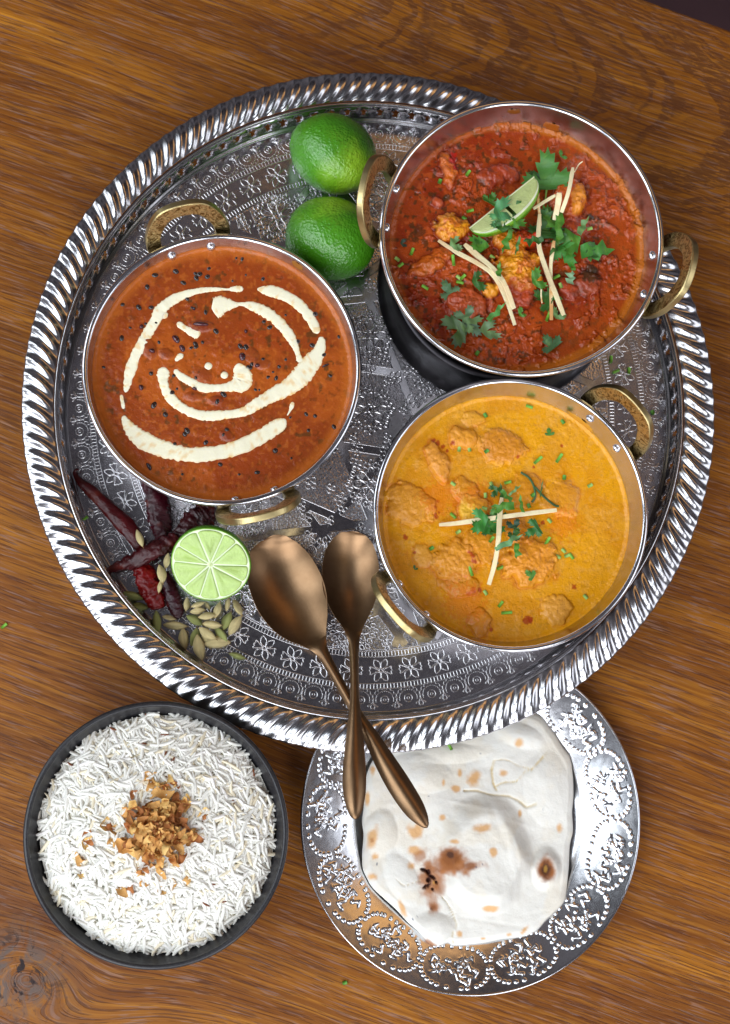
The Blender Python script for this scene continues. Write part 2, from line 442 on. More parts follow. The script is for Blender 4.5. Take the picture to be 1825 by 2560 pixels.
# pierced gallery: little fleur-shaped openings cut right through
def gallery():
    NH = 116; w = 1.0
    half = [(0, .80), (.07, .74), (.09, .66), (.20, .68), (.25, .58), (.16, .50), (.10, .44), (.16, .32), (.12, .22), (0, .16)]
    hole = half + [(-x, y) for x, y in half[::-1][1:-1]]
    top = [(x, 1.0) for x in np.linspace(-.5, .5, 6)]; bot = [(x, 0.0) for x in np.linspace(.5, -.5, 6)]
    outer = top + bot
    tri = geometry.tessellate_polygon([[Vector((x, y, 0)) for x, y in outer], [Vector((x, y, 0)) for x, y in hole]])
    pts = np.array(outer + hole)
    v2 = []; f2 = []
    rr = random.Random(3)
    for k in range(NH):
        q = pts.copy(); h = len(outer)
        q[h:, 0] = q[h:, 0] * rr.uniform(.85, 1.15) + rr.uniform(-.05, .05); q[h:, 1] = (q[h:, 1] - .5) * rr.uniform(.85, 1.1) + .5
        a = (k + .5 + q[:, 0]) * 2 * math.pi / NH
        r = .2240 + q[:, 1] * (.2251 - .2240); z = .0108 + q[:, 1] * (.0296 - .0108)
        v2.append(np.stack([np.cos(a) * r, np.sin(a) * r, z], 1)); f2 += [tuple(i + k * len(pts) for i in t) for t in tri]
    me = mk("pierced_gallery", np.vstack(v2), f2, M_silver)
    bm = bmesh.new(); bm.from_mesh(me); bmesh.ops.remove_doubles(bm, verts=bm.verts, dist=1e-5)
    bmesh.ops.recalc_face_normals(bm, faces=bm.faces); bm.to_mesh(me); bm.free()
    me.polygons.foreach_set("use_smooth", np.ones(len(me.polygons), dtype=bool))
    o = ob("pierced_gallery", me, tray); md = o.modifiers.new("thickness", 'SOLIDIFY'); md.thickness = .0009
gallery()

# raised line work
def ribbon(mb, P, w=.00045, h=.00034, closed=False, z=0.0):
    P = np.array(P, float)[:, :2]; n = len(P)
    T = (np.roll(P, -1, 0) - np.roll(P, 1, 0)) if closed else np.gradient(P, axis=0)
    T /= np.linalg.norm(T, axis=1)[:, None] + 1e-12; Nn = np.stack([-T[:, 1], T[:, 0]], 1)
    V = np.zeros((n, 4, 3)); V[:, 0, :2] = P + Nn * w; V[:, 1, :2] = P + Nn * w * .35; V[:, 2, :2] = P - Nn * w * .35; V[:, 3, :2] = P - Nn * w
    V[:, 0, 2] = z - .0001; V[:, 1, 2] = V[:, 2, 2] = z + h; V[:, 3, 2] = z - .0001
    mb.add(V.reshape(-1, 3), gridfaces(n, 4, wrapu=closed))
def arc(cx, cy, r, a0, a1, n):
    a = np.linspace(R(a0), R(a1), n); return np.stack([cx + r * np.cos(a), cy + r * np.sin(a)], 1)
# band motif: scalloped bull's-eye with a fleur between (x outward, y along the ring)
mb = Mb()
ribbon(mb, arc(0, 0, .0028, 0, 345, 20), closed=True); ribbon(mb, arc(0, 0, .0010, 0, 330, 8), .0004, closed=True)
ribbon(mb, arc(0, 0, .0064, 75, 285, 26), .0003)
for k in range(15):
    a = R(78 + k * 14.6); ribbon(mb, [(.0057 * math.cos(a), .0057 * math.sin(a)), (.0064 * math.cos(a), .0064 * math.sin(a))], .0002, .0002)
for k in range(9):
    a = 88 + k * 23
    ribbon(mb, arc(.0072 * math.cos(R(a)), .0072 * math.sin(R(a)), .0017, a - 85, a + 85, 7), .0003)
P_ = .00868
for sgn in (1, -1):
    ribbon(mb, smoothpts([(-.001, P_ - .0001 * sgn), (.0018, P_ - .0004 * sgn), (.0045, P_ - .0026 * sgn), (.0042, P_ - .0036 * sgn), (.0028, P_ - .0018 * sgn)], 12))
    ribbon(mb, smoothpts([(.0024, P_), (.0044, P_ - .0014 * sgn), (.0062, P_ - .0012 * sgn), (.0054, P_)], 9), .0004)
me = mb.mesh("scallop_motif", M_line)
NSC = 78
def ring(name, me, n, r, off=0.0, skip=()):
    for k in range(n):
        if k in skip: continue
        a = (k + off) * 2 * math.pi / n
        o = ob(name, me, base, (r * math.cos(a), r * math.sin(a), ZT), a)
ring("scallop_motif", me, NSC, .2128, .1)
# six-petal flowers between the dotted bands
mb = Mb()
ribbon(mb, arc(0, 0, .0012, 0, 330, 9), .0004, closed=True)
for k in range(6):
    a = R(30 + 60 * k); ca, sa = math.cos(a), math.sin(a)
    if k % 3 == 0 or True:
        q = smoothpts([(.0014, 0), (.0042, .0021), (.0070, .0016), (.0088, 0), (.0070, -.0016), (.0042, -.0021)], 20, True) if k % 3 != 1 else smoothpts([(.0014, 0), (.0045, .0016), (.0078, .0030), (.0074, .0012), (.0083, 0), (.0074, -.0012), (.0078, -.0030), (.0045, -.0016)], 24, True)
    q = np.stack([q[:, 0] * ca - q[:, 1] * sa, q[:, 0] * sa + q[:, 1] * ca], 1); ribbon(mb, q, .00048, .0004, closed=True)
me = mb.mesh("flower_motif", M_line); ring("flower_motif", me, 56, .1915, .35)
def band(rad, n):
    mb = Mb(); hw = .0019
    for r in (rad - hw, rad + hw): ribbon(mb, arc(0, 0, r, 0, 360 - 360 / 360, 360), .0004, closed=True)
    for k in range(n):
        a = k * 2 * math.pi / n; c, s = math.cos(a), math.sin(a)
        ribbon(mb, [((rad - hw * .8) * c, (rad - hw * .8) * s), ((rad + hw * .8) * c, (rad + hw * .8) * s)], .00045, .0003)
    o = ob("dotted_band", mb.mesh("dotted_band", M_line), base, (0, 0, ZT)); tag(o, kind='stuff')
band(.1800, 470); band(.2030, 520)
# centre: stippled ground, interlaced straps, rosettes and trefoils
disc("stippled_ground", .1772, ZT + .00022, M_stip, base, 160, .0006)
def straps():
    mb = Mb(); Rm = .1765; fam = []
    for k in range(6): fam.append((k * 60 + 22, .030))
    for k in range(12): fam.append((k * 30 + 7, .084)); fam.append((k * 30 + 22, .140))
    hw = .0029
    L = [(np.array([math.cos(R(a)), math.sin(R(a))]), d) for a, d in fam]
    for i, (n, d) in enumerate(L):
        t = np.array([-n[1], n[0]]); half = math.sqrt(Rm ** 2 - (d + hw) ** 2); c = n * d
        mb.add([(*(c + t * e + n * o_), .00008 + .00001 * i) for e in (-half, half) for o_ in (-hw, hw)], [(0, 1, 3, 2)])
        for o_ in (-hw, hw):
            cuts = []
            for j, (m, e) in enumerate(L):
                if i == j: continue
                p = c + n * o_; dn = t.dot(m)
                if abs(dn) < .05: continue
                a, b = sorted(((e - hw - p.dot(m)) / dn, (e + hw - p.dot(m)) / dn)); cuts.append((a, b))
            x = -half
            for a, b in sorted(cuts) + [(half, half)]:
                a = min(a, half)
                if a - x > .0012: ribbon(mb, [c + n * o_ + t * (x + (a - x) * f) for f in (0, .5, 1)], .00045, .00055)
                x = max(x, b)
    o = ob("interlaced_straps", mb.mesh("interlaced_straps", M_silver, True), base, (0, 0, ZT + .0002)); tag(o, kind='stuff')
straps()
mb = Mb()
for k in range(8):
    a = R(45 * k); ca, sa = math.cos(a), math.sin(a)
    rot = lambda q: np.stack([q[:, 0] * ca - q[:, 1] * sa, q[:, 0] * sa + q[:, 1] * ca], 1)
    ribbon(mb, rot(smoothpts([(.0026, 0), (.0062, .0024), (.0096, .0016), (.0104, 0), (.0096, -.0016), (.0062, -.0024)], 16, True)), .0006, .0009, closed=True)
    for yy in (-.0008, 0, .0008): ribbon(mb, rot(np.array([(.0055, yy), (.0092, yy * 1.5)])), .0002, .0006)
    for (x, y) in ((.0135, 0), (.0118, .0030), (.0118, -.0030)):
        q = smoothpts([(x - .0017, y), (x, y + .0012), (x + .0019, y), (x, y - .0012)], 10, True); ribbon(mb, rot(q), .0005, .0009, closed=True)
ribbon(mb, arc(0, 0, .0019, 0, 340, 12), .0005, .001, closed=True)
for q in mb.v: q[:, :2] *= 1.22
ros = mb.mesh("rosette", M_line)
mb = Mb()
for k in range(3):
    a = 90 + 120 * k; ribbon(mb, arc(.0021 * math.cos(R(a)), .0021 * math.sin(R(a)), .0016, 0, 340, 10), .0005, .0008, closed=True)
ribbon(mb, [(0, -.001), (0, -.0055)], .0005, .0006)
tre = mb.mesh("trefoil", M_line)
mb = Mb()
for k in range(4):
    a = 90 * k; mb_c = arc(.0031 * math.cos(R(a)), .0031 * math.sin(R(a)), .0019, 0, 340, 10); ribbon(mb, mb_c, .0004, .0006, closed=True)
qua = mb.mesh("quatrefoil", M_line)
def ringz(name, me, n, r, off, rot=0):
    for k in range(n):
        a = (k + off) * 2 * math.pi / n
        ob(name, me, base, (r * math.cos(a), r * math.sin(a), ZT + .0004), a + rot)
ringz("rosette", ros, 1, .0, 0); ringz("quatrefoil", qua, 9, .031, .3); ringz("trefoil", tre, 30, .1335, .1, 1.57); ringz("quatrefoil", qua, 18, .0705, .6); ringz("trefoil", tre, 36, .174, .4, -1.57); ringz("trefoil", tre, 24, .088, .7, 1.57); ringz("trefoil", tre, 6, .0245, .0, 1.57); ringz("quatrefoil", qua, 12, .0405, .5); ringz("trefoil", tre, 18, .066, .2, -1.57); ringz("rosette", ros, 6, .056, .5); ringz("rosette", ros, 12, .119, .37); ringz("rosette", ros, 12, .162, .85)
ringz("trefoil", tre, 12, .078, .5, -1.57); ringz("trefoil", tre, 24, .104, .3, -1.57); ringz("quatrefoil", qua, 12, .094, .0); ringz("trefoil", tre, 24, .148, .5, 1.57); ringz("quatrefoil", qua, 24, .168, .25)

V, Fc = lathe([(.146, .005), (.150, -DZ + .002), (.152, -DZ + .0002), (.156, -DZ), (.159, -DZ + .001), (.160, .005)], 200)
ob("foot_ring", mk("foot_ring", V, Fc, M_silver), tray)
ZT += DZ                                                              # from here on, height over the table

# ------------------------------------------------------------------ the three pans
def karahi(name, label, c, zr, zb, ro, axis, cat="pan", dirty=None):
    """hammered steel pan on centre c: rim at zr, foot at zb, outer rim radius ro, brass handles on the axis"""
    t = thing(name, label, cat, (c[0], c[1], 0))
    h = zr - zb
    prof = [(.001, zb + .0016), (.050, zb + .0016), (.062, zb + .004), (.071, zb + .011), (.0785, zb + .024), (.0845, zr - .030), (.0885, zr - .018), (.0922, zr - .006), (ro - .0030, zr - .0012)]
    inner = [tuple(p) for p in smoothpts(prof, 40)]
    outer = [tuple(p) for p in smoothpts([(ro - .0018, zr - .0020), (.0935, zr - .007), (.0898, zr - .0185), (.0858, zr - .0305), (.0798, zb + .0235), (.0722, zb + .0098), (.063, zb + .0026), (.051, zb), (.001, zb)], 36)]
    V, Fc = lathe(inner[::1] + outer, 160)
    me = mk("pan_body", V, Fc[:, ::-1], M_steel); me.materials.append(M_outer); m_ = len(inner) + len(outer)
    me.polygons.foreach_set("material_index", ((np.arange(len(Fc)) % (m_ - 1)) >= len(inner)).astype(np.int32))
    ob("pan_body", me, t)
    a = np.linspace(0, 2 * math.pi, 13)[:-1]
    P = [(ro - .0021 + .0021 * math.cos(q), zr - .0004 + .0019 * math.sin(q)) for q in a]
    V, Fc = lathe(P + [P[0]], 200); ob("rolled_rim", mk("rolled_rim", V, Fc, M_bead), t)
    for s in (0, 180):
        az = R(axis + s); er = np.array([math.cos(az), math.sin(az), 0]); et = np.array([-math.sin(az), math.cos(az), 0]); ez = np.array([0, 0, 1.0])
        el = R(69); out = er * math.cos(el) + ez * math.sin(el); nrm = er * math.sin(el) - ez * math.cos(el)
        o0 = er * (ro - .0015) + ez * (zr - .0145)
        oo = smoothpts([(-.0285, -.002), (-.0300, .010), (-.0285, .022), (-.0238, .0335), (-.0172, .0418), (-.0095, .0455), (0, .0466), (.0095, .0455), (.0172, .0418), (.0238, .0335), (.0285, .022), (.0300, .010), (.0285, -.002)], 60)
        ii = smoothpts([(-.0185, -.002), (-.0195, .010), (-.0180, .020), (-.0135, .029), (-.0080, .0340), (0, .0352), (.0080, .0340), (.0135, .029), (.0180, .020), (.0195, .010), (.0185, -.002)], 60)
        T = .0026; V = []
        for q in range(60):
            bev = .0006
            for (pt, d) in ((oo[q] * .985, -T), (oo[q], -T + bev), (oo[q], T - bev), (oo[q] * .985, T), (ii[q] * 1.02, T), (ii[q], T - bev), (ii[q], -T + bev), (ii[q] * 1.02, -T)):
                V.append(o0 + et * pt[0] + out * pt[1] + nrm * d)
        Fc = gridfaces(60, 8, wrapv=True)
        cap = [tuple(range(8)), tuple(59 * 8 + i for i in range(8))[::-1]]
        me = mk("handle", V, [tuple(f) for f in Fc] + cap, M_brass, False)
        me.materials.append(M_brass2)
        for p in me.polygons:
            k = (p.index % 8) if p.index < 59 * 8 else 0
            p.material_index = 0 if k in (3, 7) else 1
        ho = ob("handle", me, t); b = ho.modifiers.new("soften", 'BEVEL'); b.width = .0009; b.segments = 3; b.limit_method = 'ANGLE'
        # strap feet riveted to the wall
        for sg in (-1, 1):
            a2 = az + sg * .155
            e2 = np.array([math.cos(a2), math.sin(a2), 0])
            rr = .0905
            pts = [(0, .0022), (.0022, .0019), (.0031, .0009), (.0033, 0)]
            V, Fc = lathe(pts, 20)
            nn = Vector((-e2[0] * .93, -e2[1] * .93, .36)); q = nn.to_track_quat('Z', 'Y').to_matrix()
            V = np.array([(q @ Vector(v)) for v in V]) + np.array([e2[0] * rr, e2[1] * rr, zr - .0105])
            ob("rivet", mk("rivet", V, Fc, M_bead), t)
            a3 = az + sg * .26
            p0 = np.array([math.cos(a3) * .0915, math.sin(a3) * .0915, zr - .0155]); p1 = o0 + et * sg * .024 + out * .001
            V, F2 = tube([p0 * 1.0, (p0 + p1) / 2 + er * .001, p1], [.0042, .0042, .0036], 8, .7)
            ob("handle_lug", mk("handle_lug", V, F2, M_brass2), t)
    return t
Z1, Z2, Z3 = .1233 + DZ, .071 + DZ, .066 + DZ
C1 = W(1305.6, 591.7, Z1); C2 = W(556, 920.3, Z2); C3 = W(1277.6, 1283.3, Z3)
pan1 = karahi("serving_pan", "raised steel karahi pan of red prawn curry with a lime wedge, on the black stand", C1, Z1, .058 + DZ, .0966, 166)
pan2 = karahi("serving_pan", "steel karahi pan of brown lentil curry with a white cream swirl", C2, Z2, ZT + .0012, .0966, 105)
pan3 = karahi("serving_pan", "steel karahi pan of yellow curry beside the copper spoons", C3, Z3, ZT + .0012, .0962, 41)
st = thing("pan_stand", "black round metal stand lifting the red curry pan above the tray", "stand", (C1[0], C1[1], 0))
V, Fc = lathe([(.060, ZT + .002), (.0895, ZT + .0014), (.0902, ZT + .0024), (.0892, ZT + .0036), (.0872, ZT + .006), (.0858, .020 + DZ), (.0850, .040 + DZ), (.0846, .0560 + DZ), (.0838, .0575 + DZ), (.0790, .0572 + DZ), (.0786, .050 + DZ), (.078, .02 + DZ), (.070, ZT + .0040)], 160)
ob("stand_wall", mk("stand_wall", V, Fc, M_dark), st)
V, Fc = lathe([(.001, .0566 + DZ), (.0788, .0566 + DZ), (.0788, .0555 + DZ), (.001, .0555 + DZ)], 120); ob("stand_top", mk("stand_top", V, Fc, M_dark), st)

# ------------------------------------------------------------------ sauces
def c1(x, y): return (900 + x / 1.84545, 200 + y / 1.84545)
def c2(x, y): return (150 + x / 2.109, 560 + y / 2.109)
def c3(x, y): return (880 + x / 1.9805, 920 + y / 1.9805)
def cs(x, y): return (150 + x / 2.7067, 1150 + y / 2.7067)
def cn(x, y): return (740 + x / 1.8044, 1700 + y / 1.8044)
def cp(x, y): return (550 + x / 2.68, 1250 + y / 2.68)

def wall_r(zr, z):
    """inner radius of a pan at height z"""
    d = zr - z
    return np.interp(d, [0, .006, .018, .030, .045], [.0936, .0922, .0885, .0845, .078])
class Sauce:
    def __init__(s, name, label, cat, c, zr, depth, mat, n=330):
        s.c = np.array(c[:2]); s.z0 = zr - depth; s.r = float(wall_r(zr, s.z0)) + .0012; s.n = n; s.mat = mat
        s.name, s.label, s.cat = name, label, cat
        g = np.linspace(-1, 1, n); s.X, s.Y = np.meshgrid(g * s.r, g * s.r, indexing='ij')
        s.rad = np.hypot(s.X, s.Y); s.Zz = np.zeros_like(s.X); s.C = np.zeros(s.X.shape + (3,))
    def loc(s, p):
        w = W(p[0], p[1], s.z0); return w[0] - s.c[0], w[1] - s.c[1]
    def lump(s, p, a, b, ang, h, tex=.12, seed=1, sharp=2.2):
        """raise a coated piece; a, b are source pixels, ang is as seen in the photograph"""
        x0, y0 = s.loc(p); t = R(-ang); dx, dy = s.X - x0, s.Y - y0
        u = (dx * math.cos(t) + dy * math.sin(t)) / (a * PX); v = (-dx * math.sin(t) + dy * math.cos(t)) / (b * PX)
        q = np.sqrt(u * u + v * v) + (fbm(s.X + x0, s.Y + y0, 150, 3, seed) - .5) * .75
        q = np.maximum(q, 0); k = np.clip(1 - q ** sharp, 0, 1) ** .5
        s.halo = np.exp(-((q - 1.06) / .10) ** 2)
        k = k * (1 + tex * (fbm(s.X, s.Y, 420, 3, seed + 9) - .5) * 2)
        s.Zz = np.maximum(s.Zz, s.Zz * .4 + k * h); return k
    def tint(s, m, col):
        m = np.clip(m, 0, 1)[..., None]; s.C = s.C * (1 - m) + np.array(col) * m
    def spot(s, p, r, seed=0, ragged=.5):
        x0, y0 = s.loc(p); d = np.hypot(s.X - x0, s.Y - y0) / (r * PX)
        d = d + (fbm(s.X + x0 * 3, s.Y, 700, 3, seed) - .5) * ragged * 2
        return np.clip((1.15 - d) * 3, 0, 1)
    def build(s):
        th = np.arctan2(s.Y, s.X)
        s.Zz = s.Zz + .0014 * sst(s.r - .004, s.r - .0008, s.rad)          # clings to the steel
        # square grid to disc
        n = s.n; g = np.linspace(-1, 1, n); a, b = np.meshgrid(g, g, indexing='ij')
        u = a * np.sqrt(1 - b * b / 2) * s.r; v = b * np.sqrt(1 - a * a / 2) * s.r
        fi = (u / s.r + 1) / 2 * (n - 1); fj = (v / s.r + 1) / 2 * (n - 1)
        i0 = np.clip(fi.astype(int), 0, n - 2); j0 = np.clip(fj.astype(int), 0, n - 2); fx = fi - i0; fy = fj - j0
        def smp(A):
            fxx, fyy = (fx[..., None], fy[..., None]) if A.ndim == 3 else (fx, fy)
            return (A[i0, j0] * (1 - fxx) + A[i0 + 1, j0] * fxx) * (1 - fyy) + (A[i0, j0 + 1] * (1 - fxx) + A[i0 + 1, j0 + 1] * fxx) * fyy
        V = np.stack([u, v, smp(s.Zz)], -1).reshape(-1, 3)
        o = ob(s.name, mk(s.name, V, gridfaces(n, n), s.mat, True, smp(s.C).reshape(-1, 3)), None, (s.c[0], s.c[1], s.z0))
        s.obj = o; return tag(o, s.label, s.cat)
    def zat(s, x, y):
        i = int(np.clip((x / s.r + 1) / 2 * (s.n - 1), 0, s.n - 1)); j = int(np.clip((y / s.r + 1) / 2 * (s.n - 1), 0, s.n - 1))
        return s.z0 + float(s.Zz[i, j])
    def on(s, u, v, up=0.0):
        """point resting on the sauce under photograph pixel (u,v)"""
        z = s.z0
        for _ in range(4):
            w = W(u, v, z); z = s.zat(w[0] - s.c[0], w[1] - s.c[1])
        return np.array([w[0], w[1], z + up])

# brown lentil curry
A = Sauce("lentil_curry", "smooth brown lentil and bean curry filling the pan with the cream swirl", "curry", C2, Z2, .0125, M_brown)
A.C[:] = lin(146, 64, 22)
A.tint(sst(.5, .62, fbm(A.X, A.Y, 30, 4, 21)) * .35, lin(160, 64, 20)); A.tint(sst(.54, .66, fbm(A.X, A.Y, 22, 4, 31)) * .5, lin(190, 96, 30))
A.tint(sst(.70, .76, fbm(A.X, A.Y, 260, 3, 41)) * .5, lin(96, 50, 18)); A.tint(sst(.60, .76, fbm(A.X, A.Y, 420, 2, 43)) * .4, lin(196, 108, 40))
A.tint(sst(.66, .73, fbm(A.X, A.Y, 250, 3, 47)) * sst(.45, .6, fbm(A.X, A.Y, 40, 3, 48)) * .7, lin(74, 54, 24))
A.tint(sst(A.r - .010, A.r - .003, A.rad) * .55, lin(204, 112, 34))
A.Zz = .0012 * (fbm(A.X, A.Y, 42, 3, 51) - .5) + .0008 * (fbm(A.X, A.Y, 210, 3, 52) - .5)
ctr = sst(.050, .012, A.rad); A.Zz += ctr * .0014 * fbm(A.X, A.Y, 120, 4, 53)
for i, (x, y, a, b, g) in enumerate([(470, 660, 26, 16, 60), (745, 540, 30, 14, 5), (760, 800, 30, 18, 30), (700, 910, 26, 12, 10), (1010, 700, 26, 20, 50), (1060, 740, 20, 14, 0), (560, 690, 20, 14, 30), (820, 930, 18, 12, 0), (880, 1120, 16, 14, 40)]):
    k = A.lump(c2(x, y), a, b, g, .0014, seed=60 + i); A.tint(k * .5, lin(112, 44, 30))
# red prawn curry
B = Sauce("prawn_curry", "chunky dark red prawn curry filling the raised pan", "curry", C1, Z1, .022, M_red, 380)
B.C[:] = lin(150, 54, 14)
B.Zz = .0034 * (fbm(B.X, B.Y, 55, 4, 61, .55) - .5) + .0022 * sst(.52, .70, fbm(B.X, B.Y, 150, 3, 62)) * sst(.4, .56, fbm(B.X, B.Y, 36, 3, 60))
B.Zz += .0013 * (fbm(B.X, B.Y, 560, 2, 64) - .5) * sst(.42, .55, fbm(B.X, B.Y, 30, 3, 60))
B.tint(sst(.46, .62, fbm(B.X, B.Y, 40, 4, 65)) * .6, lin(138, 34, 8)); B.tint(sst(.54, .66, fbm(B.X, B.Y, 30, 4, 66)) * .6, lin(192, 82, 22))
B.tint(sst(.58, .66, fbm(B.X, B.Y, 240, 3, 67)) * .45, lin(196, 90, 36)); B.tint(sst(.62, .68, fbm(B.X, B.Y, 300, 3, 68)) * .75, lin(64, 44, 18))
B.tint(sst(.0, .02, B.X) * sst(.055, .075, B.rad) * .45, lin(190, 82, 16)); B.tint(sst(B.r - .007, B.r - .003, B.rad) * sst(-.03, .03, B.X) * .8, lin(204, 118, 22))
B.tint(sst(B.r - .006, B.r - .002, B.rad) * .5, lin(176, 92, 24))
og, pk, yl = lin(214, 110, 24), lin(196, 92, 56), lin(238, 160, 28)
for i, (x, y, a, b, g, h, col, am) in enumerate([(405, 410, 20, 44, -8, .0050, og, .75), (415, 685, 46, 34, -15, .0072, yl, .9), (330, 840, 56, 26, -25, .0052, og, .6), (725, 880, 64, 60, 10, .0115, yl, .85), (690, 760, 52, 34, 20, .0085, yl, .7), (770, 735, 34, 24, 0, .0100, lin(206, 52, 20), .9),
        (965, 560, 42, 58, 0, .0075, lin(212, 98, 30), .8), (1000, 570, 20, 44, 8, .0080, yl, .6), (600, 972, 22, 18, 0, .0045, yl, .8), (505, 1040, 50, 38, 10, .0060, lin(172, 78, 40), .8), (358, 566, 18, 14, 30, .0036, pk, .8), (735, 985, 36, 40, 0, .0052, lin(168, 66, 44), .6),
        (1050, 945, 36, 30, 30, .0048, lin(150, 66, 40), .7), (620, 440, 40, 26, 0, .0038, lin(150, 52, 30), .5), (680, 430, 30, 20, 40, .0036, lin(176, 70, 46), .4), (970, 680, 44, 30, 0, .0044, lin(150, 54, 40), .5), (960, 960, 34, 24, 60, .0042, lin(160, 64, 44), .5), (430, 1010, 26, 14, 0, .0034, lin(168, 70, 44), .5)]):
    k = B.lump(c1(x, y), a, b, g, h, .18, 80 + i, 2.0)
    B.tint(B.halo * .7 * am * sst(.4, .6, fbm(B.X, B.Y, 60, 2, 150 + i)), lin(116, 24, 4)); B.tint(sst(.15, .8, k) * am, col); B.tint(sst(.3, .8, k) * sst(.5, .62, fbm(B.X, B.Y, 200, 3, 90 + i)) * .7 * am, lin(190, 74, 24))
B.tint(B.spot(c1(425, 380), 9, 3) * .9, lin(190, 24, 16)); B.tint(B.spot(c1(432, 350), 8, 3) * .9, lin(190, 24, 16)); B.tint(B.spot(c1(436, 412), 7, 3) * .9, lin(190, 24, 16))
B.tint(B.spot(c1(1060, 900), 22, 5) * .85, lin(52, 40, 20)); B.tint(B.spot(c1(1060, 640), 8, 6) * .9, lin(40, 40, 26)); B.tint(B.spot(c1(270, 700), 16, 7) * .7, lin(60, 38, 18)); B.tint(B.spot(c1(400, 545), 9, 8) * .8, lin(54, 44, 20))
# yellow curry
G = Sauce("yellow_curry", "golden yellow chicken curry with oil streaks beside the copper spoons", "curry", C3, Z3, .022, M_yellow, 360)
G.C[:] = lin(230, 158, 12)
G.Zz = .0022 * (fbm(G.X, G.Y, 48, 4, 101) - .5) + .0011 * (fbm(G.X, G.Y, 230, 4, 102, .6) - .5)
G.tint(sst(.46, .60, fbm(G.X, G.Y, 34, 4, 103)) * .35, lin(200, 118, 18)); G.tint(sst(.52, .64, fbm(G.X, G.Y, 60, 4, 104)) * .4, lin(226, 160, 44))
G.tint(sst(.57, .70, fbm(G.X, G.Y, 330, 3, 105)) * .3, lin(232, 172, 84)); G.tint(sst(.70, .76, fbm(G.X, G.Y, 480, 2, 106)) * .2, lin(150, 90, 24))
for i, (x, y, a, b, g, h, col, am) in enumerate([(555, 350, 32, 24, 20, .0065, lin(228, 150, 46), .7), (745, 385, 52, 38, 10, .0060, lin(204, 124, 34), .7), (430, 470, 22, 48, -24, .0068, lin(226, 150, 56), .8), (600, 700, 38, 32, 0, .0070, lin(238, 186, 58), .9), (500, 955, 50, 46, 0, .0082, lin(220, 146, 44), .8),
        (880, 960, 62, 52, 10, .0090, lin(224, 142, 40), .8), (625, 885, 46, 40, 0, .0058, lin(218, 138, 36), .6), (290, 670, 52, 46, 20, .0050, lin(216, 146, 54), .7), (1010, 1195, 34, 30, 0, .0050, lin(222, 156, 64), .8), (632, 1255, 26, 30, 0, .0048, lin(208, 128, 34), .7), (850, 610, 46, 34, 0, .0040, lin(206, 128, 32), .5),
        (1040, 640, 40, 40, 0, .0036, lin(208, 132, 40), .5), (560, 610, 40, 26, 30, .0042, lin(206, 130, 34), .5), (520, 1080, 52, 22, 8, .0042, lin(200, 124, 34), .6), (600, 250, 26, 18, 0, .0032, lin(222, 156, 50), .5), (820, 800, 34, 26, 30, .0046, lin(200, 112, 28), .6), (350, 930, 30, 22, 20, .0030, lin(222, 160, 72), .6)]):
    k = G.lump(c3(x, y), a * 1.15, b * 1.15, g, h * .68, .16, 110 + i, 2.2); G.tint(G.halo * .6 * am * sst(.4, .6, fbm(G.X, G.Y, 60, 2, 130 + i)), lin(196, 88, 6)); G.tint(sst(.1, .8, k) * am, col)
for i, (x, y, r) in enumerate([(405, 360, 7), (425, 372, 8), (450, 390, 7), (470, 410, 6), (495, 375, 7), (590, 930, 9), (600, 960, 8), (575, 915, 5), (600, 1108, 11), (630, 1100, 7), (575, 1118, 6), (865, 1250, 13), (885, 1240, 9), (1100, 1082, 8), (425, 660, 5), (412, 690, 5), (415, 735, 8), (430, 715, 4), (945, 765, 6), (925, 780, 5), (820, 440, 6), (1040, 385, 5), (265, 838, 8), (900, 490, 5), (690, 1298, 6), (1020, 745, 4), (310, 915, 5)]):
    G.tint(G.spot(c3(x, y), r * .8, i, .7) * .85, lin(168, 52, 12))
for sx in (G,):
    for (x, y, r) in [(640, 640, 30), (430, 640, 34), (560, 1160, 40), (1040, 770, 30)]: sx.tint(sx.spot(c3(x, y), r * 1.2, 5, .9) * .5, lin(222, 112, 10))
oA, oB, oG = A.build(), B.build(), G.build()

# dried splashes of sauce on the steel above the waterline
def smear(pan, S_, zr, az, dz, w, hh, col, mat):
    n = 9; V = []; rr = random.Random(int(az))
    for i in range(n):
        for j in range(n):
            a = R(az) + (i - 4) / 4 * w / .09; d = dz + (j - 4) / 4 * hh
            q = math.hypot((i - 4) / 4, (j - 4) / 4)
            r = float(wall_r(zr, zr - d)) - (.0006 if q < 1.0 + rr.uniform(-.15, .15) else -.0008)
            V.append((r * math.cos(a), r * math.sin(a), zr - d))
    o = ob("sauce_splash", mk("sauce_splash", V, [tuple(f) for f in gridfaces(n, n)], mat, True, np.tile(col, (n * n, 1))), pan)
smear(pan1, B, Z1, 92, .0075, .0045, .0024, lin(120, 66, 20), M_red); smear(pan1, B, Z1, 74, .0175, .0060, .0040, lin(150, 78, 18), M_red)
smear(pan2, A, Z2, 56, .0060, .0045, .0035, lin(150, 98, 40), M_brown); smear(pan3, G, Z3, 52, .019, .012, .003, lin(200, 140, 40), M_yellow)

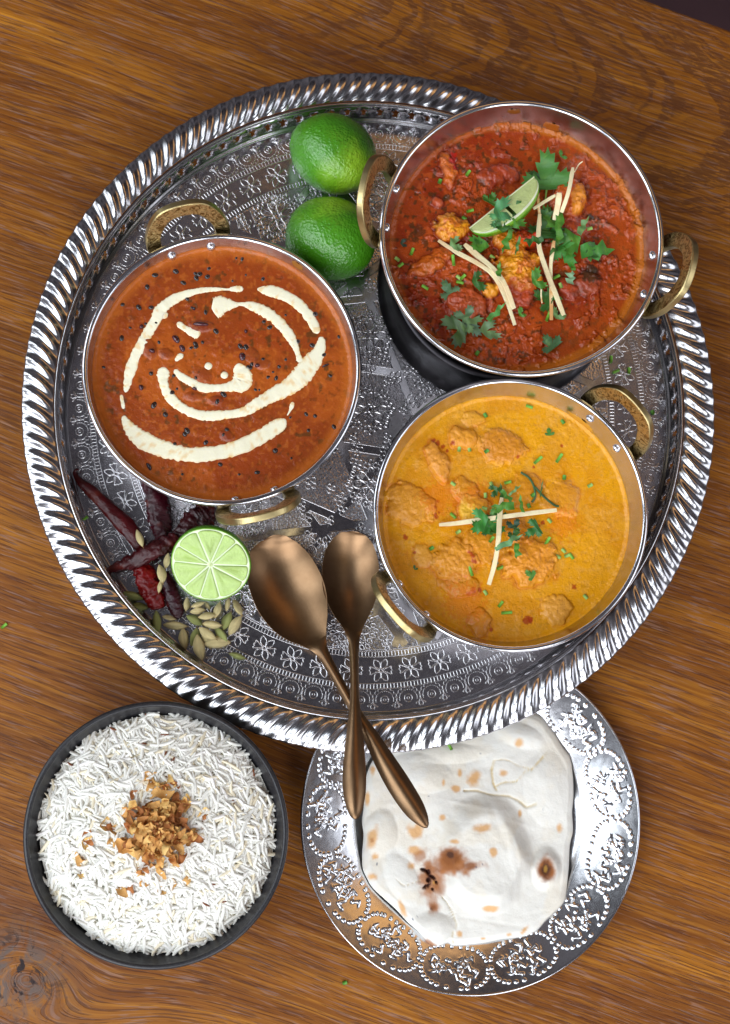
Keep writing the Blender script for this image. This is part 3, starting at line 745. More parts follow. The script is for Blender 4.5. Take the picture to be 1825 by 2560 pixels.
# ------------------------------------------------------------------ cream swirl
def cream(paths, dots):
    mb = Mb(); rr = np.random.default_rng(5)
    for P in paths:
        n = max(24, len(P) * 9)
        Q = smoothpts([(*c2(x, y), w * 1.13 / 2.109) for x, y, w in P], n)
        Q[:, 2] = np.maximum(Q[:, 2], .8)
        Q[:, 2] *= 1 + .10 * (fbm(np.arange(n) * .35, np.zeros(n) + P[0][0], 1, 3, 7) - .5) * 2
        # round the two ends
        d = np.r_[0, np.cumsum(np.hypot(*np.diff(Q[:, :2], axis=0).T))]; L = d[-1]
        e0, e1 = max(Q[0, 2], 2), max(Q[-1, 2], 2)
        Q[:, 2] *= np.sqrt(np.clip(1 - (1 - np.clip(d / e0, 0, 1)) ** 2, .02, 1)) * np.sqrt(np.clip(1 - (1 - np.clip((L - d) / e1, 0, 1)) ** 2, .02, 1))
        C = np.array([A.on(u, v) for u, v, _ in Q]); T = np.gradient(C[:, :2], axis=0); T /= np.linalg.norm(T, axis=1)[:, None] + 1e-9
        Nn = np.stack([-T[:, 1], T[:, 0]], 1); w = Q[:, 2] * PX
        us = np.array([-1, -.94, -.75, -.4, 0, .4, .75, .94, 1.])
        V = np.zeros((n, len(us), 3)); wob = 1 + .06 * rr.normal(size=(n, 1)) * (np.abs(us)[None] > .9)
        V[..., :2] = C[:, None, :2] + Nn[:, None] * (us[None, :, None] * w[:, None, None] * wob[..., None])
        V[..., 2] = C[:, 2:3] - .0003 + np.minimum(w, .0032)[:, None] * .20 * (1 - us[None] ** 4) ** .5 + .0003
        col = np.tile(np.array(lin(246, 242, 214)), (n * len(us), 1)); f = fbm(V[..., 0].ravel(), V[..., 1].ravel(), 260, 3, 8)
        m = (sst(.62, .74, f) * .55 + .42 * (np.abs(np.tile(us, n)) > .9))[:, None]; col = col * (1 - m) + np.array(lin(232, 186, 104)) * m
        mb.add(V.reshape(-1, 3), gridfaces(n, len(us)), col)
    for x, y, r in dots:
        a = np.arange(20) * 2 * math.pi / 20; p = A.on(*c2(x, y)); r = r / 2.109 * PX; V = [(p[0], p[1], p[2] + .0009)]; Fc = []
        for k, (q, z) in enumerate([(.5, .0008), (.85, .0005), (1, -.0003)]):
            V += [(p[0] + r * q * math.cos(t) * (1 + .06 * math.sin(2 * t)), p[1] + r * q * math.sin(t), p[2] + z) for t in a]
        Fc = [(0, 1 + i, 1 + (i + 1) % 20) for i in range(20)] + [(1 + k * 20 + i, 21 + k * 20 + i, 21 + k * 20 + (i + 1) % 20, 1 + k * 20 + (i + 1) % 20) for k in range(2) for i in range(20)]
        mb.add(V, Fc, lin(246, 240, 206))
    return mb.mesh("cream_swirl", M_cream, True, True)
PA = [(967, 342, 10), (945, 342, 15), (910, 343, 12), (885, 345, 5), (840, 344, 8), (760, 348, 13), (690, 362, 15), (620, 387, 23), (565, 420, 25), (527, 458, 28), (505, 505, 25), (470, 562, 24), (432, 630, 24), (398, 700, 25), (372, 770, 25), (356, 840, 18), (345, 888, 8)]
PA2 = [(322, 900, 7), (330, 940, 9), (336, 975, 7)]
PA3 = [(335, 1010, 8), (345, 1040, 18), (378, 1088, 32), (430, 1135, 38), (520, 1178, 38), (640, 1210, 36), (740, 1216, 34), (860, 1200, 34), (980, 1162, 34), (1080, 1108, 35), (1155, 1060, 32), (1190, 1030, 14)]
PA4 = [(1198, 1010, 3), (1212, 985, 5), (1222, 960, 11), (1228, 938, 7)]
PB = [(1040, 343, 5), (1075, 348, 20), (1140, 360, 28), (1220, 396, 26), (1280, 445, 26), (1322, 500, 24), (1350, 555, 20), (1360, 578, 8)]
PB2 = [(1370, 595, 10), (1378, 620, 18), (1362, 680, 30), (1320, 738, 46), (1268, 805, 48), (1200, 862, 38), (1110, 908, 32), (1040, 948, 28), (980, 985, 22), (920, 1000, 20), (860, 1006, 20), (790, 1012, 25), (720, 1003, 22), (650, 972, 22), (600, 935, 24), (562, 885, 22), (545, 830, 22), (545, 785, 30), (550, 755, 26)]
PC = [(800, 445, 20), (825, 440, 48), (850, 428, 44), (885, 425, 30), (925, 425, 14), (955, 422, 8), (1010, 432, 20), (1080, 462, 25), (1148, 512, 24), (1205, 580, 24), (1238, 640, 17), (1256, 690, 12), (1268, 730, 20)]
PD = [(603, 768, 10), (640, 805, 18), (700, 838, 19), (760, 864, 21), (840, 864, 17), (905, 856, 26), (955, 835, 46), (962, 800, 44), (948, 765, 30), (940, 735, 22)]
PE = [(618, 520, 18), (655, 548, 14), (700, 570, 22), (740, 582, 28)]
PF = [(648, 686, 10), (628, 702, 14), (608, 722, 6)]
PG = [(540, 470, 24), (562, 495, 15)]
o = ob("cream_swirl", cream([PA, PA2, PA3, PA4, PB, PB2, PC, PD, PE, PF, PG], [(782, 750, 22), (867, 797, 20)])); tag(o, "white cream drizzled in a broken spiral over the brown lentil curry", "cream")

def place(S_, p, what):
    """where a small thing lies on its curry, in words"""
    x, y = p[0] - S_.c[0], p[1] - S_.c[1]; q = math.hypot(x, y) / S_.r; a = math.degrees(math.atan2(y, x)) % 360
    side = ['right', 'upper right', 'top', 'upper left', 'left', 'lower left', 'bottom', 'lower right'][int((a + 22.5) // 45) % 8]
    return what + (" at the centre of the " if q < .16 else " %s of centre on the " % {'top': 'top side', 'bottom': 'bottom side'}.get(side, side) if q < .5 else (" near the %s rim of the " if q > .8 else " toward the %s of the ") % side) + {'prawn_curry': 'red curry', 'yellow_curry': 'yellow curry', 'lentil_curry': 'lentil curry'}[S_.name]
# beans and lentils
def ell(rx, ry, rz, nu=14, nv=10, bend=0, col=(1, 1, 1), seed=0, rough=0):
    V = []; 
    for j in range(nv + 1):
        p = math.pi * j / nv
        for i in range(nu):
            a = 2 * math.pi * i / nu; x = rx * math.cos(p); y = ry * math.sin(p) * math.cos(a) + bend * (x / rx) ** 2; z = rz * math.sin(p) * math.sin(a)
            V.append((x, y, z))
    V = np.array(V)
    if rough:
        f = fbm(V[:, 0] + seed, V[:, 1] + V[:, 2] * .7, 2.2 / max(rx, ry), 3, seed) - .5; V *= (1 + rough * f)[:, None]
    return V, [tuple(q) for q in gridfaces(nv + 1, nu, wrapv=True)]
for i, (x, y, L, wd_, g, lab) in enumerate([(742, 527, 74, 19, 2, "long dark kidney bean lying above a cream blob in the lentil curry"), (612, 606, 46, 26, 50, "wide purple kidney bean half sunk left of the curry's centre"), (645, 655, 38, 24, 60, "purple kidney bean just below the wide one, left of the curry's centre"),
        (962, 700, 42, 30, 80, "dark kidney bean at the top of the inner cream curl"), (430, 542, 24, 18, 110, "small dark kidney bean beside the left stroke of cream"), (428, 862, 30, 21, 70, "dark kidney bean left of the hooked end of the cream"), (485, 668, 30, 20, 20, "dull kidney bean mostly sunk left of the centre"),
        (470, 1278, 40, 18, 60, "split dark bean skin near the pan's lower left edge"), (980, 566, 20, 15, 70, "small purple bean between the two right-hand cream arcs"), (1400, 745, 38, 9, -25, "thin dark bean sliver outside the right cream arc"), (706, 446, 17, 14, 30, "shiny blue-black bean left of the round cream blob"), (710, 868, 26, 16, 20, "dark bean touching the smile-shaped cream stroke"), (1040, 745, 24, 17, -20, "dark bean right of the inner cream curl")]):
    p = A.on(*c2(x, y)); V, Fc = ell(L / 2.109 * PX * .55, wd_ / 2.109 * PX * .6, .0022, 14, 10, -.0004, seed=i, rough=.1)
    c = np.array(lin(74, 24, 34)) * (1 - .5 * (V[:, 1:2] > 0)) + 0 * V
    if i in (7, 9, 10): c = np.tile(lin(34, 26, 40), (len(V), 1))
    o = ob("kidney_bean", mk("kidney_bean", V, Fc, M_bean, True, c), None, tuple(p + (0, 0, -.0004)), R(-g)); tag(o, lab, "bean", "kidney beans in the lentil curry")
V, Fc = ell(.0017, .0015, .0013, 10, 8); lent = mk("black_lentil", V, Fc, M_bean, True, np.tile(lin(40, 26, 22), (len(V), 1)))
lp = [(777, 278), (735, 265), (715, 262), (980, 268), (1070, 290), (785, 235), (910, 300), (460, 332), (325, 602), (1140, 812), (1298, 1003), (1310, 1088), (658, 1108), (495, 955), (1135, 1195), (1220, 1235), (845, 1268), (645, 1320), (945, 1320), (370, 547), (415, 440), (862, 1110), (1345, 475), (1190, 480), (1105, 545), (1070, 712), (330, 425), (230, 755), (1345, 1012), (670, 1090), (1040, 1310), (1215, 1020), (960, 185), (930, 180), (605, 1160), (1445, 1070), (1470, 595), (480, 788), (1390, 690), (1075, 515), (1255, 620), (1425, 800), (1050, 875), (500, 270), (650, 310), (590, 890), (740, 1020), (1190, 715), (610, 250), (1330, 640)]
rr = random.Random(9)
for k in range(40):
    a, q = rr.uniform(0, 6.28), rr.uniform(.1, .42); lp.append((850 + 1300 * q * math.cos(a) * .9, 740 + 1300 * q * math.sin(a) * .9))
for i, (x, y) in enumerate(lp):
    s_ = rr.uniform(.7, 1.4)
    p = A.on(*c2(x, y)); o = ob("black_lentil", lent, None, tuple(p + (0, 0, -.0006)), rr.uniform(0, 6)); o.scale = (s_ * rr.uniform(.9, 1.3), s_, s_)
    tag(o, place(A, p, ('large' if s_ > 1.15 else 'medium' if s_ > .9 else 'tiny') + ' black lentil'), "lentil", "black lentils in the brown curry")

# ------------------------------------------------------------------ garnishes
gr, gd, gl, gp = lin(72, 128, 40), lin(44, 92, 32), lin(132, 172, 70), lin(104, 142, 84)
def leaf_outline(seed, lobes=3):
    rr = random.Random(seed); P = []
    dirs = [(-62, .72), (0, 1.0), (62, .72)] if lobes == 3 else [(-35, .9), (35, .85)]
    P.append((-.04, .0))
    for di, (d, L) in enumerate(dirs):
        d += rr.uniform(-8, 8); L *= rr.uniform(.85, 1.1)
        seq = [(-27, .46, 0), (-25, .74, 1), (-15, .66, 0), (-12, .92, 1), (-4, .84, 0), (1, 1.0, 1), (6, .84, 0), (13, .92, 1), (16, .68, 0), (26, .74, 1), (28, .46, 0)]
        for (a, r, tip) in seq:
            t = R(90 - d - a * -1 * 1.0); q = r * L * (1 + rr.uniform(-.05, .05)); t = R(90) - R(d + a)
            P.append((q * math.cos(t), q * math.sin(t)))
        if di < len(dirs) - 1:
            t = R(90) - R((dirs[di][0] + dirs[di + 1][0]) / 2); P.append((.26 * math.cos(t), .26 * math.sin(t)))
    P.append((.04, .0))
    return P[::-1]
def leaf_mesh(name, size, seed, col, kind='leaf', curl=.18, asp=1.0):
    rr = random.Random(seed)
    if kind == 'leaf': P = leaf_outline(seed)
    elif kind == 'half': P = leaf_outline(seed, 2)
    elif kind == 'shred':
        P = [(-.09, 0), (-.13, .3), (-.05, .45), (-.16, .7), (-.03, .8), (0, 1.0), (.07, .8), (.05, .6), (.14, .5), (.08, .25), (.1, .0)]
        P = [(x * rr.uniform(.7, 1.4) * asp, y + rr.uniform(-.04, .04)) for x, y in P][::-1]
    P = [(x * size * (1 if kind == 'shred' else asp), y * size) for x, y in P]
    n = len(P)
    tri = geometry.tessellate_polygon([[Vector((x, y, 0)) for x, y in P]])
    bm = bmesh.new(); vs = [bm.verts.new((x, y, 0)) for x, y in P]
    for t in tri:
        try: bm.faces.new([vs[i] for i in t])
        except ValueError: pass
    bmesh.ops.subdivide_edges(bm, edges=bm.edges[:], cuts=2, use_grid_fill=True)
    ph, k1, k2 = rr.uniform(0, 6), rr.uniform(.5, 1.3), rr.uniform(.6, 1.2)
    for v in bm.verts:
        x, y = v.co.x / size, v.co.y / size
        v.co.z = size * (curl * (x * x * k1 * 1.6 + (y - .5) ** 2 * .8) + .05 * math.sin(9 * x + ph) * math.cos(7 * y) + .03 * math.sin(16 * y + ph)) + rr.uniform(0, .01) * size
    me = bpy.data.meshes.new(name); bm.to_mesh(me); bm.free()
    co = np.zeros(len(me.vertices) * 3, dtype=np.float32); me.vertices.foreach_get("co", co); co = co.reshape(-1, 3)
    f = fbm(co[:, 0] + seed, co[:, 1], 350, 3, seed % 90); cc = np.array(col)[None] * (.72 + .55 * f[:, None])
    vein = np.exp(-(np.abs(co[:, 0] / size) / .018) ** 2)[:, None] * .35; cc = cc * (1 - vein) + np.array(gl)[None] * vein
    a = me.color_attributes.new("Col", 'FLOAT_COLOR', 'POINT'); C4 = np.ones((len(co), 4), dtype=np.float32); C4[:, :3] = cc; a.data.foreach_set("color", C4.ravel())
    me.polygons.foreach_set("use_smooth", np.ones(len(me.polygons), dtype=bool)); me.materials.append(M_leaf)
    return me
def put_leaf(S_, conv, sc, x, y, size, rot, kind, col, up, label, group, tilt=(0, 0), asp=1.0, stem=False):
    """rot: direction the tip points, degrees in the photograph, 0 = right, 90 = up; (x,y) = middle"""
    sz = size / sc * PX; sd = int(x * 7 + y)
    p = S_.on(*conv(x, y), up=up)
    me = leaf_mesh("coriander_leaf", sz, sd, col, kind, .16, asp)
    o = ob("coriander_leaf", me); a = R(rot - 90)
    o.rotation_euler = (R(tilt[0]), R(tilt[1]), a)
    m = Matrix.Rotation(a, 3, 'Z') @ Vector((0, sz * .45, 0)); o.location = (p[0] - m[0], p[1] - m[1], p[2] + .0003)
    if stem:
        mm = Mb(); V, Fc = tube([(0, .01 * sz, .0), (-.03 * sz, -.2 * sz, -.0003), (-.10 * sz, -.38 * sz, -.0006)], [.0007, .0005, .0004], 6); mm.add(V, Fc, gl)
        ob("leaf_stalk", mm.mesh("leaf_stalk", M_leaf, True, True), o)
    if label.startswith('shredded'):
        lum = sum(col); label = place(S_, p, ('pale ' if lum > .42 else 'mid green ' if lum > .17 else 'dark ') + {'leaf': 'feathery', 'half': 'two-lobed', 'shred': 'narrow torn'}[kind] + ' coriander leaf')
    tag(o, label, "herb leaf", group)
GA1, GA3 = "coriander leaves on the red prawn curry", "coriander leaves on the yellow curry"
s1 = 1.84545
put_leaf(B, c1, s1, 852, 425, 205, 92, 'leaf', lin(76, 132, 58), .0030, "largest whole coriander leaf, above the lime wedge in the red curry", GA1, (8, -6), .9, True)
put_leaf(B, c1, s1, 800, 470, 90, 210, 'half', gd, .0014, "dark coriander leaf tucked under the largest leaf", GA1)
put_leaf(B, c1, s1, 610, 548, 66, 60, 'leaf', gr, .001, "small single coriander leaf above the wedge's left end", GA1, (0, 0), 1.1)
for (x, y, s_, r, k, c, u, t, a) in [(850, 675, 150, 85, 'leaf', gd, .0046, (6, 10), .9), (880, 640, 130, 60, 'half', gr, .0060, (-8, 8), .8), (905, 700, 170, 268, 'shred', gr, .0090, (5, 0), 1.0), (1022, 688, 100, 62, 'shred', gp, .0050, (0, 10), 1.3),
        (950, 760, 130, 200, 'half', gr, .0058, (0, 0), .9), (950, 815, 120, 300, 'leaf', lin(60, 130, 44), .0040, (0, 8), .8), (900, 770, 130, 240, 'shred', gd, .0075, (0, 0), 1.2), (1085, 795, 150, 5, 'shred', lin(66, 132, 52), .0036, (0, 0), 2.2), (1060, 800, 90, 268, 'shred', gd, .0030, (0, 0), 2.0),
        (650, 640, 120, 20, 'half', lin(74, 138, 84), .0180, (0, 0), .7), (600, 680, 90, 190, 'half', lin(84, 148, 90), .0150, (6, 0), .8), (690, 690, 120, 10, 'leaf', gr, .0155, (0, 6), .7), (640, 700, 80, 100, 'half', gd, .0150, (0, 0), .8), (700, 640, 90, 250, 'shred', gd, .0180, (0, 0), 1.0),
        (665, 770, 110, 250, 'shred', gr, .0125, (0, 0), 1.1), (715, 790, 90, 255, 'shred', lin(70, 120, 56), .0120, (0, 0), .7), (790, 760, 90, 190, 'shred', gd, .0110, (0, 0), 1.6), (445, 760, 80, 30, 'half', gp, .0036, (0, 0), 1.0), (535, 770, 120, 175, 'half', gr, .0040, (0, 8), .7), (560, 770, 70, 20, 'leaf', gd, .0030, (0, 0), .8),
        (820, 930, 80, 30, 'half', gr, .0050, (0, 0), 1.0), (835, 1010, 110, 150, 'leaf', gd, .0030, (0, 0), .9), (900, 1000, 60, 30, 'half', gr, .0040, (0, 0), 1.0), (915, 1078, 70, 60, 'half', gp, .0020, (0, 0), 1.0), (970, 918, 60, 80, 'shred', lin(130, 168, 128), .0024, (0, 0), 2.6), (400, 968, 100, 120, 'leaf', lin(82, 116, 80), .0026, (0, 0), .8),
        (552, 928, 85, 15, 'half', gd, .0026, (0, 0), 1.0), (630, 900, 70, 85, 'shred', gr, .0120, (0, 0), 1.4), (622, 1085, 120, 48, 'shred', lin(72, 136, 62), .0060, (0, 0), .9), (475, 1080, 80, 110, 'half', lin(84, 112, 78), .0050, (0, 0), 1.0), (520, 1118, 110, 10, 'leaf', lin(104, 136, 88), .0036, (0, 0), .8),
        (425, 1165, 130, 205, 'half', lin(70, 98, 52), .0024, (0, 0), 1.0), (605, 1160, 120, 5, 'half', lin(100, 130, 86), .0026, (0, 0), .7), (505, 1160, 100, 290, 'half', lin(84, 112, 84), .0030, (0, 0), .8), (860, 1212, 95, 130, 'leaf', lin(64, 100, 60), .0022, (0, 0), .9), (748, 1078, 45, 40, 'half', gr, .002, (0, 0), 1.0), (205, 756, 45, 10, 'half', lin(48, 66, 52), .0016, (0, 0), .8), (935, 350, 36, 40, 'half', gr, .0016, (0, 0), 1.2), (700, 700, 60, 300, 'shred', gr, .017, (0, 0), 1.0)]:
    put_leaf(B, c1, s1, x, y, s_, r, k, c, u, "shredded coriander leaf scattered over the red prawn curry", GA1, t, a)
s3 = 1.9805
for (x, y, s_, r, k, c, u, t, a) in [(735, 625, 90, 95, 'shred', gd, .0040, (0, 0), 1.2), (760, 640, 90, 310, 'shred', gr, .0050, (0, 0), 1.0), (690, 610, 70, 200, 'half', gd, .0034, (0, 0), .8), (740, 695, 110, 182, 'shred', gr, .0100, (0, 0), 1.6), (610, 760, 120, 190, 'half', lin(54, 130, 50), .0080, (0, 0), .9), (660, 770, 120, 70, 'leaf', gr, .0070, (0, 6), .9),
        (700, 800, 110, 330, 'leaf', lin(50, 120, 44), .0080, (8, 0), .9), (640, 800, 80, 200, 'half', gd, .006, (0, 0), 1.0), (785, 770, 80, 110, 'half', lin(34, 66, 44), .0075, (0, 0), .8), (800, 825, 70, 60, 'leaf', gd, .0060, (0, 0), .8), (760, 872, 150, 28, 'shred', lin(90, 140, 92), .0110, (0, 0), .8), (804, 912, 80, 268, 'shred', gr, .0100, (0, 0), 1.6),
        (888, 812, 90, 215, 'leaf', lin(42, 104, 42), .0040, (0, 0), .9), (830, 680, 95, 100, 'shred', gr, .0075, (0, 0), .8), (800, 610, 80, 40, 'shred', gp, .0040, (0, 0), .8), (935, 600, 90, 80, 'shred', lin(50, 96, 50), .0026, (0, 0), .4), (975, 318, 42, 100, 'leaf', gr, .0012, (0, 0), 1.0), (876, 1026, 55, 150, 'leaf', gr, .0016, (0, 0), .9), (315, 990, 26, 60, 'half', gd, .0012, (0, 0), 1.0), (725, 730, 70, 60, 'half', gd, .0085, (0, 0), 1.0), (680, 740, 70, 150, 'half', gr, .0085, (0, 0), 1.0), (705, 965, 30, 60, 'half', gd, .003, (0, 0), 1.0)]:
    put_leaf(G, c3, s3, x, y, s_, r, k, c, u, "shredded coriander leaf heaped at the middle of the yellow curry", GA3, t, a)
# thin curling coriander stalks on the yellow curry
for P, lab in (([(835, 518), (875, 545), (900, 590), (905, 640), (890, 665)], "thin dark coriander stalk curling right of the heap on the yellow curry"), ([(905, 590), (950, 640), (1000, 680), (1022, 686)], "thin coriander stalk running toward the tip of the long ginger strip")):
    Q = smoothpts([G.on(*c3(x, y), up=.0012) for x, y in P], 16); V, Fc = tube(Q, .0008, 6); mb = Mb(); mb.add(V, Fc, lin(52, 92, 48))
    o = ob("coriander_stalk", mb.mesh("coriander_stalk", M_leaf, True, True)); tag(o, lab, "herb stalk")
def bit_mesh(L, r, col):
    V, Fc = tube([(-L / 2, 0, 0), (0, 0, .0002), (L / 2, 0, 0)], [r, r, r], 8, .8)
    c = np.tile(col, (len(V), 1)); return mk("chopped_stem", V, Fc, M_leaf, True, c)
BM = [bit_mesh(.0050, .0011, lin(116, 176, 52)), bit_mesh(.0036, .0012, lin(150, 190, 92)), bit_mesh(.0032, .0013, lin(84, 146, 42)), bit_mesh(.0075, .0011, lin(112, 178, 56))]
rr = random.Random(4)
def bits(S_, conv, L, lab, grp, longs=()):
    for i, (x, y) in enumerate(L):
        p = S_.on(*conv(x, y), up=.0007); o = ob("chopped_stem", BM[3] if i in longs else BM[rr.randrange(3)], None, tuple(p), rr.uniform(0, 3.1)); tag(o, place(S_, p, ('long' if i in longs else 'short') + ' green stem snippet'), "chopped herb", grp)
bits(B, c1, [(497, 432), (368, 470), (507, 605), (240, 793), (172, 828), (185, 857), (430, 833), (455, 912), (473, 912), (300, 958), (610, 818), (905, 910), (925, 950), (982, 872), (1058, 687), (540, 1262), (868, 1090), (905, 640), (822, 575), (460, 935), (480, 640)], "short green stem snippet on the red prawn curry", "green stem snippets on the red curry", (6, 16, 18))
bits(G, c3, [(877, 192), (1043, 267), (1025, 447), (665, 413), (580, 403), (530, 403), (920, 457), (500, 574), (770, 567), (690, 577), (660, 632), (1050, 543), (1177, 583), (895, 630), (655, 695), (875, 683), (525, 813), (977, 757), (965, 860), (393, 893), (1063, 930), (1085, 932), (1047, 905), (587, 1005), (733, 990), (735, 1170), (765, 1212), (660, 1113), (1155, 1133), (690, 745), (900, 765), (500, 732), (1020, 935), (660, 235), (690, 850)], "short green stem snippet on the yellow curry", "green stem snippets on the yellow curry", (2, 6, 18, 23, 26))
# ginger matchsticks: four-sided strips
def strip(S_, conv, sc, P, w, ups, lab, grp, stain=.3, name="ginger_strip"):
    Q = [S_.on(*conv(x, y)) for x, y in P]; zz = [q[2] + u for q, u in zip(Q, ups)]
    Q = smoothpts([(q[0], q[1], z) for q, z in zip(Q, zz)], 14); n = len(Q); hw = np.interp(np.linspace(0, 1, n), [0, .1, .9, 1], [.7, 1, 1, .85]) * w * .9 / sc * PX / 2 * (1 + .12 * (fbm(np.arange(n) * .6 + P[0][0], np.zeros(n), 1, 2, 6) - .5) * 2)
    T = np.gradient(Q, axis=0); T /= np.linalg.norm(T, axis=1)[:, None]; Sd = np.stack([-T[:, 1], T[:, 0], 0 * T[:, 0]], 1); Sd /= np.linalg.norm(Sd, axis=1)[:, None]; Up = np.cross(T, Sd) * 1
    V = np.zeros((n, 8, 3)); hh = np.minimum(hw * .7, .0013)
    for k, (a, b) in enumerate([(-1, -.8), (-1, .8), (-.82, 1), (.82, 1), (1, .8), (1, -.8), (.82, -1), (-.82, -1)]): V[:, k] = Q + Sd * (a * hw)[:, None] + Up * (b * hh)[:, None]
    V[..., 2] += .0004; V = V.reshape(-1, 3)
    f = fbm(V[:, 0] * 1.0, V[:, 1], 160, 3, int(P[0][0]) % 80); m = (sst(.5, .62, f) * stain)[:, None]
    e = np.repeat(np.linspace(0, 1, n), 8)[:, None]; m = np.clip(m + stain * sst(.25, 0, e), 0, .9)
    col = np.array(lin(240, 228, 184)) * (1 - m) + np.array(lin(206, 134, 52)) * m
    Fc = [tuple(q) for q in gridfaces(n, 8, wrapv=True)] + [tuple(range(8)), tuple((n - 1) * 8 + i for i in range(8))[::-1]]
    o = ob(name, mk(name, V, Fc, M_matte, False, col)); tag(o, lab, "ginger", grp)
gg = "pale ginger matchsticks"
strip(B, c1, s1, [(360, 745), (440, 800), (540, 856), (610, 915), (665, 1010), (712, 1135)], 19, [.002, .003, .004, .006, .005, .002], "longest ginger matchstick, slanting down the red curry's lower left", gg, .35)
strip(B, c1, s1, [(480, 765), (545, 828), (610, 890), (660, 960), (704, 1062)], 25, [.003, .005, .007, .007, .004], "broad ginger matchstick lying against the longest one", gg, .25)
strip(B, c1, s1, [(966, 436), (948, 540), (918, 632)], 19, [.012, .011, .009], "upright ginger matchstick over the prawn right of the wedge", gg, .05)
strip(B, c1, s1, [(1010, 408), (992, 422), (975, 452)], 5, [.013, .012, .011], "hair-thin ginger fibre at the top of the upright matchstick", gg, .0)
strip(B, c1, s1, [(906, 546), (900, 600), (890, 660)], 27, [.011, .010, .008], "short thick ginger matchstick rising from the coriander heap", gg, .2)
strip(B, c1, s1, [(890, 556), (845, 582), (790, 615)], 15, [.011, .010, .009], "short ginger matchstick crossing behind the wedge's right end", gg, .05)
strip(B, c1, s1, [(818, 640), (822, 760), (850, 890), (892, 990), (936, 1092)], 22, [.009, .009, .007, .005, .003], "pale ginger matchstick running down from the coriander heap", gg, .15)
strip(B, c1, s1, [(885, 760), (872, 870), (876, 980), (880, 1112)], 18, [.008, .006, .004, .002], "brown-stained ginger matchstick beside the pale one", gg, .8)
strip(B, c1, s1, [(810, 540), (812, 590), (824, 690)], 12, [.009, .009, .008], "thin stained ginger matchstick at the wedge's rind end", gg, .7)
strip(B, c1, s1, [(832, 950), (828, 1000), (834, 1040)], 7, [.006, .006, .005], "tiny stained ginger shred on a coriander leaf low in the red curry", gg, .9)
strip(G, c3, s3, [(430, 778), (500, 774), (580, 764), (720, 748), (860, 728), (1006, 708)], 23, [.0015, .0035, .0060, .0085, .0070, .0045], "long ginger matchstick crossing the yellow curry from left to right", gg, .12)
strip(G, c3, s3, [(735, 650), (722, 740), (714, 860), (700, 970), (674, 1074)], 25, [.006, .009, .010, .007, .003], "long ginger matchstick pointing down the yellow curry", gg, .12)

# ------------------------------------------------------------------ limes
def lime(name, label, u, v, a, b, ang, nip, seed, yellow):
    """whole lime: a = half length, b = half width, long axis along ang (photograph degrees)"""
    zc = ZT + b * .98; c = W(u, v, zc); nu, nv = 72, 60; V = []
    for j in range(nv + 1):
        p = math.pi * j / nv; x = math.cos(p); r = math.sin(p) ** .92
        xx = a * x
        if x > .86: xx += (x - .86) / .14 * nip * (1 if x > .93 else .6); 
        if x > .955: r *= .80
        for i in range(nu):
            t = 2 * math.pi * i / nu; V.append((xx, b * r * math.cos(t), b * r * math.sin(t) * .98))
    V = np.array(V); f = fbm(V[:, 0] + seed, V[:, 1] + V[:, 2] * .6, 45, 3, seed) - .5; V *= (1 + .035 * f)[:, None]
    cd, cl = np.array(lin(72, 142, 22)), np.array(lin(146, 192, 44))
    q = V / a; m = fbm(q[:, 0] * 1.2 + 9, q[:, 1] * 1.2 + q[:, 2], 1.1, 3, seed + 4)
    d = np.array(yellow, float); d /= np.linalg.norm(d)
    t = R(ang); wx = V[:, 0] * math.cos(t) - V[:, 1] * math.sin(t); wy = V[:, 0] * math.sin(t) + V[:, 1] * math.cos(t)
    side = (wx * d[0] + wy * d[1] + V[:, 2] * d[2]) / a
    k = np.clip(sst(.25, 1.0, side * .9 + (m - .5) * .9), 0, 1)[:, None]
    C = cd * (1 - k) + cl * k; C = C * (.86 + .3 * fbm(V[:, 0], V[:, 1] - V[:, 2], 420, 3, seed))[:, None]
    o = ob(name, mk(name, V, gridfaces(nv + 1, nu, wrapv=True), M_lime, True, C), None, tuple(c), t)
    # the dry button where the stem was
    if nip:
        pts = [(0, .0006), (.0014, .0004), (.0020, -.0006), (.0022, -.0018)]; Vb, Fb = lathe(pts, 12)
        q = Vector((1, 0, 0)).to_track_quat('Z', 'Y').to_matrix(); Vb = np.array([q @ Vector(x) for x in Vb]) + np.array([a + nip - .0014, 0, 0])
        ob("stem_button", mk("stem_button", Vb, Fb, M_matte, True, np.tile(lin(96, 120, 44), (len(Vb), 1))), o)
    return tag(o, label, "lime", "whole limes on the tray")
lime("lime", "upper whole lime with a yellow-green flank, by the top pan's brass handle", 834, 385, .0318, .0285, 152, .0022, 3, (.35, -.75, .35))
lime("lime", "lower whole lime, evenly dark green, touching the lentil pan's rim", 826, 597, .0330, .0300, 168, 0, 5, (-.2, .8, .2))

